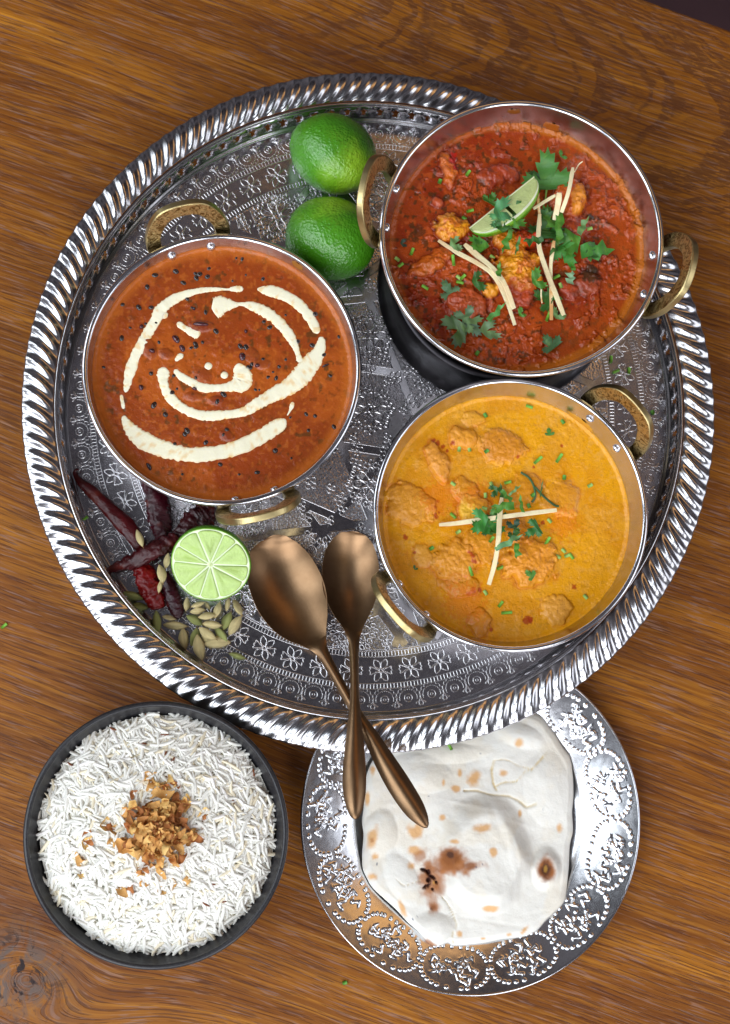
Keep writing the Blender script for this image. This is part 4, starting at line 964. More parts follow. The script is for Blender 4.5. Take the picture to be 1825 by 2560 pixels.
def cut_lime(parent, rad, zs=1.0, sectors=10, peelv=True, half=False, seed=2, wobble=.02):
    """flat cut face in the local xy plane: peel ring, white pith, segments; body below"""
    n = 100; t = np.arange(n) * 2 * math.pi / n; rr = random.Random(seed)
    rb = rad * (1 + wobble * np.cos(2 * t + 1) + wobble * .5 * np.cos(3 * t))
    prof = [(1 - .030, 0), (.99, .0), (1.003, -.0006 / rad), (1.012, -.10), (.99, -.32), (.86, -.56), (.68, -.77), (.42, -.92), (.15, -.985), (.01, -1)]
    V = np.zeros((n, len(prof), 3))
    for k, (q, z) in enumerate(prof): V[:, k] = np.stack([np.cos(t) * rb * q, np.sin(t) * rb * q, np.full(n, z * rad * zs)], 1)
    C = np.tile(np.array(lin(88, 146, 22)), (n * len(prof), 1)); C[(np.arange(len(C)) % len(prof)) < 1] = lin(176, 206, 96)
    C *= (.8 + .4 * fbm(V.reshape(-1, 3)[:, 0], V.reshape(-1, 3)[:, 1] + V.reshape(-1, 3)[:, 2], 300, 3, 5))[:, None]
    ob("peel", mk("peel", V.reshape(-1, 3), gridfaces(n, len(prof), wrapu=True), M_lime, True, C), parent)
    V = [(0, 0, -.0004)] + [(math.cos(a) * r * .972, math.sin(a) * r * .972, -.0004) for a, r in zip(t, rb)]
    V += [(math.cos(a) * r * .972, math.sin(a) * r * .972, .0000) for a, r in zip(t, rb)]
    Fc = [(0, 1 + i, 1 + (i + 1) % n) for i in range(n)]
    ob("pith", mk("pith", V, Fc, M_cream, True, np.tile(lin(226, 240, 200), (len(V), 1))), parent)
    for k in range(sectors):
        a0 = (k + .18 * math.sin(k * 2.3 + seed)) * 2 * math.pi / sectors; a1 = (k + 1 + .18 * math.sin((k + 1) % sectors * 2.3 + seed)) * 2 * math.pi / sectors
        g = .034; P = []; am = (a0 + a1) / 2
        da = (a1 - a0) / 2 - .010
        for q in np.linspace(-1, 1, 11):
            e = 1 - .045 * abs(q) ** 5
            r_ = np.interp((am + q * da) % (2 * math.pi), t, rb) * .94 * e
            P.append((r_ * math.cos(am + q * da * (.97)), r_ * math.sin(am + q * da * .97)))
        P.append((rad * .07 * math.cos(am) + rad * .01 * math.cos(a1), rad * .07 * math.sin(am) + rad * .01 * math.sin(a1))); P.append((rad * .075 * math.cos(am), rad * .075 * math.sin(am)))
        P = np.array(P); c0 = P.mean(0); L = [P]; zs_ = [0.0]
        rings = [(1, -.0003), (.97, .0004), (.85, .0007), (.6, .0005), (.3, .0006)]
        V = []; 
        for q, z in rings:
            for p in P: V.append((*(c0 + (p - c0) * q), z + rr.uniform(-.00012, .00012)))
        V.append((*c0, .0006)); m = len(P)
        Fc = [(a * m + i, a * m + (i + 1) % m, (a + 1) * m + (i + 1) % m, (a + 1) * m + i) for a in range(4) for i in range(m)] + [(4 * m + i, 4 * m + (i + 1) % m, 5 * m) for i in range(m)]
        V = np.array(V); f = fbm(V[:, 0], V[:, 1], 420, 3, k)
        rd = np.hypot(V[:, 0], V[:, 1]) / rad
        C = np.array(lin(178, 206, 116))[None] * (.82 + .32 * f[:, None]); C = C * (1 - .25 * (rd[:, None] < .25)) + np.array(lin(220, 236, 186)) * .25 * (rd[:, None] < .25)
        ob("segment", mk("segment", V, Fc, M_pulp, True, C), parent)
    V, Fc = lathe([(.0005, .0006), (rad * .035, .0005), (rad * .06, .0001)], 10)
    ob("core", mk("core", V, Fc, M_cream, True, np.tile(lin(214, 226, 170), (len(V), 1))), parent)
zl = .036 + DZ; p = W(526, 1412, zl)
hl = thing("lime_half", "cut lime half showing pale green segments, resting on cardamom beside the dried chillies", "lime", tuple(p))
cut_lime(hl, .0276, .82, 10, seed=6); hl.rotation_euler = Matrix.Rotation(R(27), 4, 'X').to_euler(); hl.rotation_euler[1] = R(-3)

# wedge on the red curry: an eighth of a lime, one cut face up
def wedge():
    Pa, Pb = B.on(*c1(786, 486), up=.016), B.on(*c1(497, 705), up=.009)
    mid = (Pa + Pb) / 2; ax = Pa - Pb; L = np.linalg.norm(ax); ax /= L
    side = np.cross(ax, [0, 0, 1.0]); side /= np.linalg.norm(side)        # toward the rind in the picture
    if side[1] > 0: side = -side
    up = np.cross(side, ax); up = up if up[2] > 0 else -up
    def frame(x, s, h): return mid + ax * x + side * s + up * h
    n = 34; a = L / 2; wd = .0172
    t = thing("lime_wedge", "lime wedge with its pale cut face up in the middle of the red curry", "lime")
    def arcpt(q, ang, k=1.0):
        x = -math.cos(q) * a; r = math.sin(q) ** .85 * wd * k
        return frame(x, r * math.cos(ang), r * math.sin(ang))
    A0, A1 = R(24), R(-34)
    # rind: shell between the two faces
    V = []; C = []
    for i in range(n):
        q = math.pi * (i + .5) / n
        for j in range(9): V.append(arcpt(q, A0 + (A1 - A0) * j / 8, 1.03)); C.append(lin(110, 164, 30) if j < 2 else lin(76, 136, 20))
        V.append(arcpt(q, A0, .94)); C.append(lin(200, 220, 130))
    V = np.array(V).reshape(n, 10, 3); V = np.concatenate([V[:, 9:10], V[:, :9]], 1); C = np.array(C).reshape(n, 10, 3); C = np.concatenate([C[:, 9:10], C[:, :9]], 1)
    ob("peel", mk("peel", V.reshape(-1, 3), gridfaces(n, 10), M_lime, True, C.reshape(-1, 3)), t)
    def face(name, k0, k1, ang, lift, mat, col, x0=0, x1=n):
        V = []
        for i in range(x0, x1):
            q = math.pi * (i + .5) / n
            for j in range(7):
                k = k0 + (k1 - k0) * j / 6; P_ = arcpt(q, ang, k); V.append(P_ + up * lift * (1 if 0 < j < 6 else .2))
        V = np.array(V); f = fbm(V[:, 0], V[:, 1], 300, 3, 3); Cc = np.array(col)[None] * (.85 + .3 * f[:, None])
        ob(name, mk(name, V, gridfaces(x1 - x0, 7), mat, True, Cc), t)
    face("pith", .86, .975, A0, .0003, M_cream, lin(232, 238, 206)); face("segment", .02, .87, A0, .0009, M_pulp, lin(196, 208, 142), 2, 17); face("segment", .02, .87, A0, .0010, M_pulp, lin(188, 202, 134), 17, n - 2)
    face("segment", .02, .95, A1, -.0003, M_pulp, lin(180, 200, 120), 1, n - 1)
    V = [frame(-math.cos(math.pi * (i + .5) / n) * a, s, h) for i in range(n) for s, h in ((.0004, .0005), (.0, .0012), (-.0006, .0002))]
    ob("membrane", mk("membrane", V, gridfaces(n, 3), M_cream, True, np.tile(lin(224, 228, 186), (len(V), 1))), t)
wedge()

# ------------------------------------------------------------------ dried chillies
def chilli(label, P, zs, ws, col, rough, seed, hook=False, flat=.62):
    Q = [W(*cs(x, y), z + DZ) for (x, y), z in zip(P, zs)]; n = 84
    Q = smoothpts([(*q, w * .9 / 2.7067 * PX / 2) for q, w in zip(Q, ws)], n)
    rad = Q[:, 3]; rad[0] = min(rad[0], .0012) if not hook else rad[0]; rad[-1] = min(rad[-1], .0016)
    Pn = Q[:, :3].copy(); Pn[:, 2] = np.maximum(Pn[:, 2], ZT + .0008 + rad * flat * .75)
    V, Fc = tube(Pn, rad, 28, flat, True, rough, seed)
    f = fbm(V[:, 0] + seed, V[:, 1], 130, 4, seed)[:, None]; C = np.array(col)[None] * (.3 + 1.0 * f)
    C = C * (1 - .4 * sst(.6, .7, fbm(V[:, 0], V[:, 1] + seed, 60, 3, 9))[:, None]) + np.array(lin(120, 46, 30)) * .35 * sst(.6, .7, fbm(V[:, 0], V[:, 1] + seed, 60, 3, 9))[:, None]
    o = ob("dried_chilli", mk("dried_chilli", V, Fc, M_chilli, True, C)); return tag(o, label, "chilli", "dried red chillies")
dk, rd = lin(70, 8, 12), lin(118, 12, 14)
chilli("long smooth dark red dried chilli with a hooked tip, lying along the tray's left", [(130, 64), (108, 66), (100, 96), (140, 150), (215, 215), (300, 300), (385, 385), (460, 465), (520, 545), (560, 620)], [.012, .011, .010, .010, .010, .011, .012, .013, .014, .013], [14, 22, 30, 62, 92, 112, 128, 134, 120, 70], dk, .06, 1, True)
chilli("glossy purple-red dried chilli coming out from under the lentil pan", [(560, 60), (600, 140), (650, 260), (675, 380), (690, 470), (680, 560)], [.010, .011, .013, .014, .014, .013], [60, 110, 158, 170, 150, 60], lin(60, 8, 20), .16, 2)
chilli("crinkled blackish dried chilli lying across the others, tip to the left", [(285, 795), (340, 745), (430, 705), (530, 670), (640, 610), (740, 560), (800, 520)], [.012, .014, .018, .022, .025, .025, .024], [16, 50, 84, 108, 118, 112, 80], lin(66, 14, 18), .20, 3)
chilli("knobbly dark dried chilli reaching from the lime half toward the lower brass handle", [(770, 560), (830, 490), (890, 420), (950, 385), (1010, 350), (1050, 330)], [.020, .021, .020, .018, .016, .014], [80, 112, 132, 156, 150, 60], lin(60, 12, 18), .24, 4)
chilli("bright red crumpled dried chilli with a broken lower end, left of the lime half", [(500, 690), (560, 740), (590, 830), (625, 900), (650, 980), (655, 1010)], [.013, .014, .014, .013, .012, .012], [80, 140, 150, 140, 110, 60], rd, .20, 5)
chilli("short dark dried chilli poking out below the lime half", [(700, 760), (740, 860), (768, 950), (790, 1020), (800, 1070)], [.012, .012, .012, .011, .010], [70, 110, 116, 104, 50], lin(50, 8, 20), .09, 6)

# ------------------------------------------------------------------ cardamom pods
def pod_mesh(seed, green, open_=False):
    rr = random.Random(seed); n, k = 16, 18; P = [(-.5 + i / (n - 1), 0, 0) for i in range(n)]; V = np.zeros((n, k, 3))
    for i in range(n):
        s = i / (n - 1); r = (math.sin(math.pi * min(1, s * .97 + .015)) ** .8) * .235 * (1 - .12 * s); r = max(r, .018)
        for j in range(k):
            t = 2 * math.pi * j / k; tri = 1 + .10 * math.cos(3 * t + .4) + .028 * math.cos(12 * t + s * 2)
            V[i, j] = (P[i][0] + .02 * math.sin(4 * s), r * tri * math.cos(t) + .035 * math.sin(3.0 * s) * rr.uniform(.9, 1.1), r * tri * math.sin(t) * .86)
    V = V.reshape(-1, 3); tc = np.array([lin(206, 190, 138), lin(160, 166, 100)][green]); f = fbm(V[:, 0] * 2 + seed, V[:, 1] * 9, 1.6, 4, seed)
    C = tc[None] * (.72 + .5 * f[:, None]); e = sst(.36, .5, np.abs(V[:, :1])); C = C * (1 - .5 * e) + np.array(lin(150, 116, 70)) * .5 * e
    rib = np.tile(np.cos(12 * 2 * np.pi * np.arange(k) / k), n)[:, None]; C *= 1 + .1 * rib
    Fc = [tuple(q) for q in gridfaces(n, k, wrapv=True)] + [tuple(range(k))[::-1], tuple((n - 1) * k + i for i in range(k))]
    mb = Mb(); mb.add(V, Fc, C)
    V, Fc = tube([(.49, 0.0, 0), (.54, .01, .01), (.57, .03, .02)], [.022, .018, .01], 6); mb.add(V, Fc, lin(150, 120, 76))
    return mb.mesh("cardamom_pod", M_matte, True, True)
PODS = [pod_mesh(20 + i, i % 2) for i in range(6)]
pods = [(540, 530, 115, 70, 0, .022, "cream cardamom pod lying on the long hooked chilli"), (722, 684, 100, 100, 0, .020, "pale cardamom pod half hidden at the lime half's left edge"), (684, 772, 118, 78, 0, .024, "upper of the two cardamom pods left of the lime half, tip upward"), (676, 856, 84, 100, 0, .022, "squat open-ended cardamom pod just below another pod, left of the lime half"),
        (490, 918, 155, 14, 1, 0, "leftmost green cardamom pod by the tray wall"), (530, 998, 125, 178, 1, 0, "olive cardamom pod just under the leftmost green one"), (655, 1098, 150, 86, 1, 0, "dull green cardamom pod standing upright in the picture below the bright red chilli"), (740, 1068, 92, 12, 0, .001, "pale cardamom pod tucked beside the dark chilli's tip"),
        (780, 1120, 152, 4, 0, 0, "long tan cardamom pod lying level under the dark chilli's tip"), (841, 1208, 135, 82, 0, 0, "tan cardamom pod pointing down, left edge of the heap"), (907, 1196, 122, -75, 1, 0, "narrow green cardamom pod between two tan ones at the heap's foot"), (946, 1268, 165, 78, 0, .004, "lowest cardamom pod of the heap, pointing down"),
        (1062, 1240, 168, 176, 0, .003, "cardamom pod with a frayed left end at the heap's lower right"), (1200, 1326, 112, 18, 1, 0, "lone green cardamom pod below right of the heap"), (1186, 1120, 145, -58, 0, .002, "pale cardamom pod at the heap's right end, beside the spoon"), (1130, 1090, 125, -66, 1, .003, "green cardamom pod second from the heap's right end"),
        (1204, 998, 115, 62, 0, .002, "tan cardamom pod under the lime half's lower right edge")]
hp = [(1000, 1172, 132, 34, 0, .008), (1090, 1185, 140, 54, 1, .003), (1030, 1112, 122, 5, 0, .008), (996, 1056, 115, -8, 0, .009), (932, 1022, 100, -8, 0, .006), (912, 1085, 120, 30, 1, .002), (856, 975, 90, 95, 0, .004), (932, 978, 92, 160, 0, .009), (1064, 1015, 112, -72, 0, .007), (1135, 975, 92, -80, 0, .004), (1000, 985, 60, 60, 0, .004), (990, 1225, 110, 60, 0, .001)]
for i, q in enumerate(pods + [h + ("tan cardamom pod inside the heap below the lime half",) for h in hp]):
    x, y, L, g, gr_, dz, lab = q
    w = W(*cs(x, y), ZT + .003 + dz); o = ob("cardamom_pod", PODS[(i % 3) * 2 + gr_], None, tuple(w)); s_ = L / 2.7067 * PX * 1.08
    o.scale = (s_, s_ * (1.15 if L < 130 else 1.0), s_ * .9); o.rotation_euler = (random.Random(i).uniform(0, 6), 0, R(-g)); tag(o, lab, "cardamom pod", "cardamom pods on the tray")

# ------------------------------------------------------------------ copper spoons
def spoon(label, st):
    """st rows: crop x, y, height, half-width (crop px), dish depth (+ hollow / - domed), spoon seen from above"""
    Q = smoothpts([(*W(*cp(x, y), z + DZ), w / 2.68 * PX, d) for x, y, z, w, d in st], 90); n = len(Q)
    T = np.gradient(Q[:, :3], axis=0); T /= np.linalg.norm(T, axis=1)[:, None]; Sd = np.stack([-T[:, 1], T[:, 0], 0 * T[:, 0]], 1); Sd /= np.linalg.norm(Sd, axis=1)[:, None]; Up = np.cross(T, Sd); Up *= np.sign(Up[:, 2:3])
    us = np.sin(np.linspace(-math.pi / 2, math.pi / 2, 19)); w = np.maximum(Q[:, 3], .0004)
    h = np.where(Q[:, 4:5] > 0, Q[:, 4:5] * (us[None] ** 2 - 1), -Q[:, 4:5] * (1 - us[None] ** 2))
    V = Q[:, None, :3] + Sd[:, None] * (us[None, :, None] * w[:, None, None]) + Up[:, None] * h[..., None]
    mb = Mb(); mb.add(V.reshape(-1, 3), gridfaces(n, 19))
    th = np.interp(np.linspace(0, 1, n), [0, .35, .5, 1], [.0011, .0012, .0030, .0026])
    V2 = V - Up[:, None] * (th[:, None] * (1 - .75 * us[None] ** 4))[..., None]; V2[:, 0] = V[:, 0] - Up * .0007; V2[:, -1] = V[:, -1] - Up * .0007
    al = np.concatenate([V, V2[:, ::-1]], 1); k = al.shape[1]
    Fc = [tuple(q) for q in gridfaces(n, k, wrapv=True)] + [tuple(range(k)), tuple((n - 1) * k + i for i in range(k))[::-1]]
    t = thing("serving_spoon", label, "spoon", group="copper serving spoons")
    cut = int(n * .47)
    f1 = [f for f in Fc[:-2] if max(f) < (cut + 1) * k] + [Fc[-2]]; f2 = [f for f in Fc[:-2] if min(f) >= cut * k] + [Fc[-1]]
    A_ = al.reshape(-1, 3)
    ob("spoon_bowl", mk("spoon_bowl", A_[:(cut + 1) * k], f1, M_copper), t)
    off = cut * k; ob("spoon_handle", mk("spoon_handle", A_[off:], [tuple(i - off for i in f) for f in f2], M_copper), t)
spoon("copper serving spoon with its bowl nearest the lime half, handle slanting right under the other",
      [(330, 246, .0195, 8, .0001), (333, 252, .0195, 50, .0006), (337, 263, .0192, 85, .0014), (344, 285, .0188, 124, .0028), (356, 330, .0182, 166, .0052), (388, 430, .0175, 216, .0085), (430, 540, .0175, 238, .0100), (478, 650, .018, 238, .0098), (530, 760, .019, 210, .0078), (582, 850, .020, 160, .0046), (626, 920, .0215, 100, .0018), (665, 985, .0235, 55, -.0012), (700, 1045, .0255, 40, -.0022), (770, 1170, .030, 34, -.0026), (860, 1330, .0355, 33, -.0026), (930, 1455, .0390, 38, -.0028), (1020, 1600, .0430, 52, -.0034), (1110, 1760, .0470, 68, -.0040), (1200, 1910, .0505, 76, -.0044), (1290, 2050, .0535, 70, -.0040), (1345, 2130, .0550, 50, -.0030), (1378, 2180, .0560, 24, -.0014), (1388, 2196, .0560, 5, -.0004)])
spoon("copper serving spoon with its bowl under the yellow curry pan's handle, straight handle on top",
      [(884, 208, .0195, 8, .0001), (884, 214, .0195, 46, .0006), (883, 226, .0192, 80, .0014), (882, 250, .0187, 112, .0028), (880, 300, .0181, 150, .0052), (876, 390, .0175, 182, .0082), (875, 490, .0175, 192, .0094), (876, 590, .018, 186, .0090), (880, 680, .019, 160, .0070), (886, 770, .0205, 118, .0042), (892, 850, .0225, 70, .0014), (896, 930, .025, 40, -.0014), (898, 1010, .0285, 33, -.0022), (900, 1150, .0345, 29, -.0026), (902, 1300, .0410, 30, -.0026), (903, 1420, .0460, 38, -.0028), (903, 1540, .0500, 50, -.0034), (902, 1680, .0540, 64, -.0040), (900, 1820, .0575, 74, -.0044), (901, 1950, .0600, 72, -.0042), (903, 2060, .0620, 52, -.0032), (905, 2120, .0628, 28, -.0016), (905, 2140, .063, 5, -.0004)])

# ------------------------------------------------------------------ rice bowl
ZB = .062; CB = W(390.4, 2085.4, ZB); RB = .0895
bw = thing("rice_bowl", "matt black stoneware bowl filled with white rice, lower left of the table", "bowl", (CB[0], CB[1], 0))
prof = [(.001, .008), (.040, .008), (.058, .014), (.071, .028), (.0795, .045), (RB - .0045, ZB - .004), (RB - .0038, ZB - .001), (RB - .0026, ZB), (RB - .0008, ZB - .0004), (RB, ZB - .0022), (RB - .0010, ZB - .008), (.0810, .042), (.073, .025), (.062, .010), (.052, .003), (.046, .0), (.040, .0), (.036, .003), (.001, .003)]
V, Fc = lathe(smoothpts(prof, 90), 200); ob("bowl_body", mk("bowl_body", V, Fc[:, ::-1], M_bowl), bw)
RR = .0785; cb = CB[:2]
def rice_z(x, y):
    r = np.hypot(x, y); return ZB - .0125 + .0175 * np.clip(1 - (r / RR) ** 2.2, 0, 1) + .0024 * (fbm(x, y, 60, 3, 201) - .5) * 2
def rice():
    rg = np.random.default_rng(77); NG = 3900; q = np.sqrt(rg.random(NG)) * 1.0; a = rg.random(NG) * 2 * np.pi
    rr_ = RR * q * (1 + .022 * np.sin(a * 9) + .02 * np.sin(a * 23 + 1)); x, y = rr_ * np.cos(a), rr_ * np.sin(a)
    L = rg.uniform(.0110, .0178, NG); rad = rg.uniform(.00108, .00142, NG); yaw = rg.random(NG) * 2 * np.pi; pit = rg.normal(0, .11, NG); bnd = rg.normal(0, .0013, NG)
    clump = fbm(x, y, 55, 2, 203) * 6.28 * 2; yaw = np.where(rg.random(NG) < .45, clump + rg.normal(0, .3, NG), yaw)
    z = rice_z(x, y) + rg.uniform(-.0010, .0020, NG)
    sl = -.0175 * 2.2 * np.clip(rr_ / RR, 0, 1) ** 1.2 / RR; pit = pit + np.arctan(sl) * np.cos(yaw - a)
    k, m = 8, 7; s = np.linspace(-1, 1, m); prof = np.array([.42, .84, .98, 1.0, .98, .86, .45])
    ph = np.arange(k) * 2 * np.pi / k
    T = np.stack([np.cos(yaw) * np.cos(pit), np.sin(yaw) * np.cos(pit), np.sin(pit)], 1); Sd = np.stack([-np.sin(yaw), np.cos(yaw), 0 * yaw], 1); Up = np.cross(T, Sd)
    c = np.stack([x, y, z], 1)
    ctr = c[:, None] + T[:, None] * (s[None, :, None] * L[:, None, None] / 2) + Sd[:, None] * (bnd[:, None] * (s[None] ** 2))[..., None]
    ringv = Sd[:, None, None] * np.cos(ph)[None, None, :, None] + Up[:, None, None] * np.sin(ph)[None, None, :, None]
    V = ctr[:, :, None] + ringv * (rad[:, None] * prof[None])[..., None, None]
    base = gridfaces(m, k, wrapv=True); F_ = (base[None] + (np.arange(NG) * m * k)[:, None, None]).reshape(-1, 4)
    tone = rg.random(NG); C = np.array(lin(238, 237, 229))[None] * (.93 + .07 * tone[:, None]); C[tone < .10] = np.array(lin(232, 222, 196)); C[tone > .93] = np.array(lin(246, 244, 240))
    C = np.repeat(C, m * k, 0)
    o = ob("rice_heap", mk("rice", V.reshape(-1, 3), F_, M_rice, True, C), None, (cb[0], cb[1], 0)); tag(o, "fluffy long-grain white rice heaped in the black bowl", "rice", kind='stuff')
    n = 90; g = np.linspace(-1, 1, n); X, Y = np.meshgrid(g, g, indexing='ij'); u = X * np.sqrt(1 - Y * Y / 2) * (RR + .0015); v = Y * np.sqrt(1 - X * X / 2) * (RR + .0015)
    Z = rice_z(u, v) - .0012
    ob("rice_mound", mk("rice_mound", np.stack([u, v, Z], -1).reshape(-1, 3), gridfaces(n, n), M_rice, True, np.tile(lin(244, 240, 228), (n * n, 1))), o)
rice()
# cumin seeds in the rice
V, Fc = ell(.0030, .0007, .0007, 8, 8, .0003); cum = mk("cumin_seed", V, Fc, M_matte, True, np.tile(lin(122, 66, 34), (len(V), 1)))
def cb4(x, y): return (x / 2.137, 1700 + y / 2.137)
for i, (x, y, g) in enumerate([(605, 262, 20), (880, 293, 0), (760, 338, 10), (562, 425, 70), (880, 398, -50), (922, 430, -55), (378, 452, 30), (1355, 495, 80), (1245, 648, 70), (884, 520, 0), (780, 200, 80), (1100, 1200, 30), (1188, 1185, 0), (1130, 1085, 30), (430, 1045, 100), (1340, 838, 0), (1450, 770, 50)]):
    z = ZB - .004; w = W(*cb4(x, y), z); z = float(rice_z(w[0] - cb[0], w[1] - cb[1])) + .0022; w = W(*cb4(x, y), z); o = ob("cumin_seed", cum, None, tuple(w), R(-g)); tag(o, "brown cumin seed lying among the white rice grains", "seed", "cumin seeds in the rice")
# crisp fried onions
def flake(seed):
    rr = random.Random(seed); n, m = 9, 5; L, wd_ = rr.uniform(.0075, .0150), rr.uniform(.0038, .0072); V = []; c0, c1_ = rr.uniform(-60, 60), rr.uniform(120, 260)
    for i in range(n):
        s = i / (n - 1) - .5; w = wd_ * (1 - (2 * s) ** 2 * .7) * rr.uniform(.75, 1.15)
        for j in range(m):
            t = j / (m - 1) - .5
            V.append((s * L + rr.uniform(-.0002, .0002), t * w + .0012 * math.sin(3 * s * 2 + c0), .0015 * math.sin(c0 + s * 9) + c1_ * (t * w) ** 2 + rr.uniform(-.0003, .0003)))
    V = np.array(V); f = fbm(V[:, 0] + seed, V[:, 1], 300, 3, seed % 50)[:, None]; c = np.array(rr.choice([lin(212, 156, 88), lin(222, 174, 104), lin(190, 128, 68), lin(166, 104, 56), lin(234, 194, 120), lin(212, 162, 94)]))
    C = c * (.65 + .7 * f); me = mk("onion_flake", V, gridfaces(n, m), M_matte, True, C); return me
FL = [flake(i) for i in range(24)]; rr = random.Random(12)
fc = W(399, 2075, ZB + .006)[:2] - cb; fl = []
for i in range(200):
    a = rr.uniform(0, 6.283); q = abs(rr.gauss(0, .48)); 
    if q > 1.08: continue
    x = fc[0] + .0320 * q * math.cos(a); y = fc[1] + .0360 * q * math.sin(a); fl.append((x, y, .0012 + max(0, .011 * (1 - q * q)) * rr.uniform(.35, 1.0)))
for (u, v) in [(223, 2092), (225, 2100), (209, 2150), (202, 2185), (402, 2225), (325, 2216), (300, 2218), (432, 2213), (374, 1948), (360, 1958), (463, 2205), (424, 1960), (517, 2075), (265, 2060), (280, 2065)]:
    w = W(u, v, ZB)[:2] - cb; fl.append((w[0], w[1], .0014))
for i, (x, y, h) in enumerate(fl):
    z = float(rice_z(x, y)) + h; o = ob("onion_flake", FL[rr.randrange(24)], None, (cb[0] + x, cb[1] + y, z)); o.rotation_euler = (rr.uniform(-.7, .7), rr.uniform(-.5, .5), rr.uniform(0, 6.28)); s_ = rr.uniform(.7, 1.25); o.scale = (s_, s_, s_)
    tag(o, "crisp golden brown fried onion flake heaped on the white rice", "fried onion", "fried onion flakes on the rice")

# ------------------------------------------------------------------ plate and flatbread
ZP = .018; CP = W(1178.7, 2049.6, ZP); RP = .1222
pl = thing("serving_plate", "round pressed metal plate with embossed paisley panels, under the flatbread", "plate", (CP[0], CP[1], 0))
def plate_rim():
    nt, nr = 1500, 96; t = np.arange(nt) * 2 * math.pi / nt; s = np.linspace(0, 1, nr); r = .0845 + s * (RP - .0018 - .0845)
    z = .0062 + .0118 * s ** .9 + .0003 * np.sin(s * 3.14)
    TT, RR_ = np.meshgrid(t, r, indexing='ij'); Z = np.tile(z, (nt, 1)); NP = 13; rmid = .1035; rg = np.random.default_rng(3)
    sector = 2 * math.pi / NP; X0 = ((TT / sector) % 1 - .5) * sector * rmid; Y0 = RR_ - rmid; Hh = np.zeros_like(Z)
    hw, hh = sector * rmid / 2 * .95, .0138
    for k in range(NP):
        sel = slice(int(k * nt / NP), int((k + 1) * nt / NP)); X, Y = X0[sel], Y0[sel]; h = np.zeros_like(X)
        for j in range(30):
            a = j * 2 * math.pi / 30 + rg.uniform(-.04, .04); px, py = hw * np.sign(math.cos(a)) * abs(math.cos(a)) ** .75, hh * np.sign(math.sin(a)) * abs(math.sin(a)) ** .75
            h = np.maximum(h, np.exp(-(((X - px) ** 2 + (Y - py) ** 2) / .00105 ** 2) ** 1.3))
        for j in range(17):
            a = rg.uniform(0, 6.28); q = rg.uniform(.2, .78); px, py = hw * q * math.cos(a), hh * q * math.sin(a); g = rg.uniform(0, 3.14); u = (X - px) * math.cos(g) + (Y - py) * math.sin(g); v = -(X - px) * math.sin(g) + (Y - py) * math.cos(g)
            v = v - .0016 * np.sin(u * 900 + j); h = np.maximum(h, np.exp(-((u / .0034) ** 4 + (v / .00095) ** 2)))
        for j in range(6):
            px, py = rg.uniform(-.3, .3) * hw, rg.uniform(-.35, .35) * hh; h = np.maximum(h, .9 * np.exp(-(((X - px) ** 2 + (Y - py) ** 2) / .0010 ** 2) ** 1.3))
        Hh[sel] = h
    Z = Z + .00078 * Hh
    V = np.stack([np.cos(TT) * RR_, np.sin(TT) * RR_, Z], -1); o = mk("embossed_rim", V.reshape(-1, 3), gridfaces(nt, nr, wrapu=True), M_plate); return o
ob("embossed_rim", plate_rim(), pl)
V, Fc = lathe([(.001, .0022), (.05, .0022), (.072, .0024), (.0785, .0030), (.0822, .0048), (.0838, .0060), (.0846, .0063)], 240); ob("plate_well", mk("plate_well", V, Fc, M_plate), pl)
V, Fc = lathe([(RP - .0020, ZP - .0010), (RP - .0012, ZP), (RP, ZP - .0006), (RP + .0002, ZP - .0020), (RP - .001, ZP - .0028), (RP - .006, .0125), (.085, .0044), (.078, .0010), (.06, .0008), (.001, .0008)], 240); ob("rolled_edge", mk("rolled_edge", V, Fc, M_bead), pl)

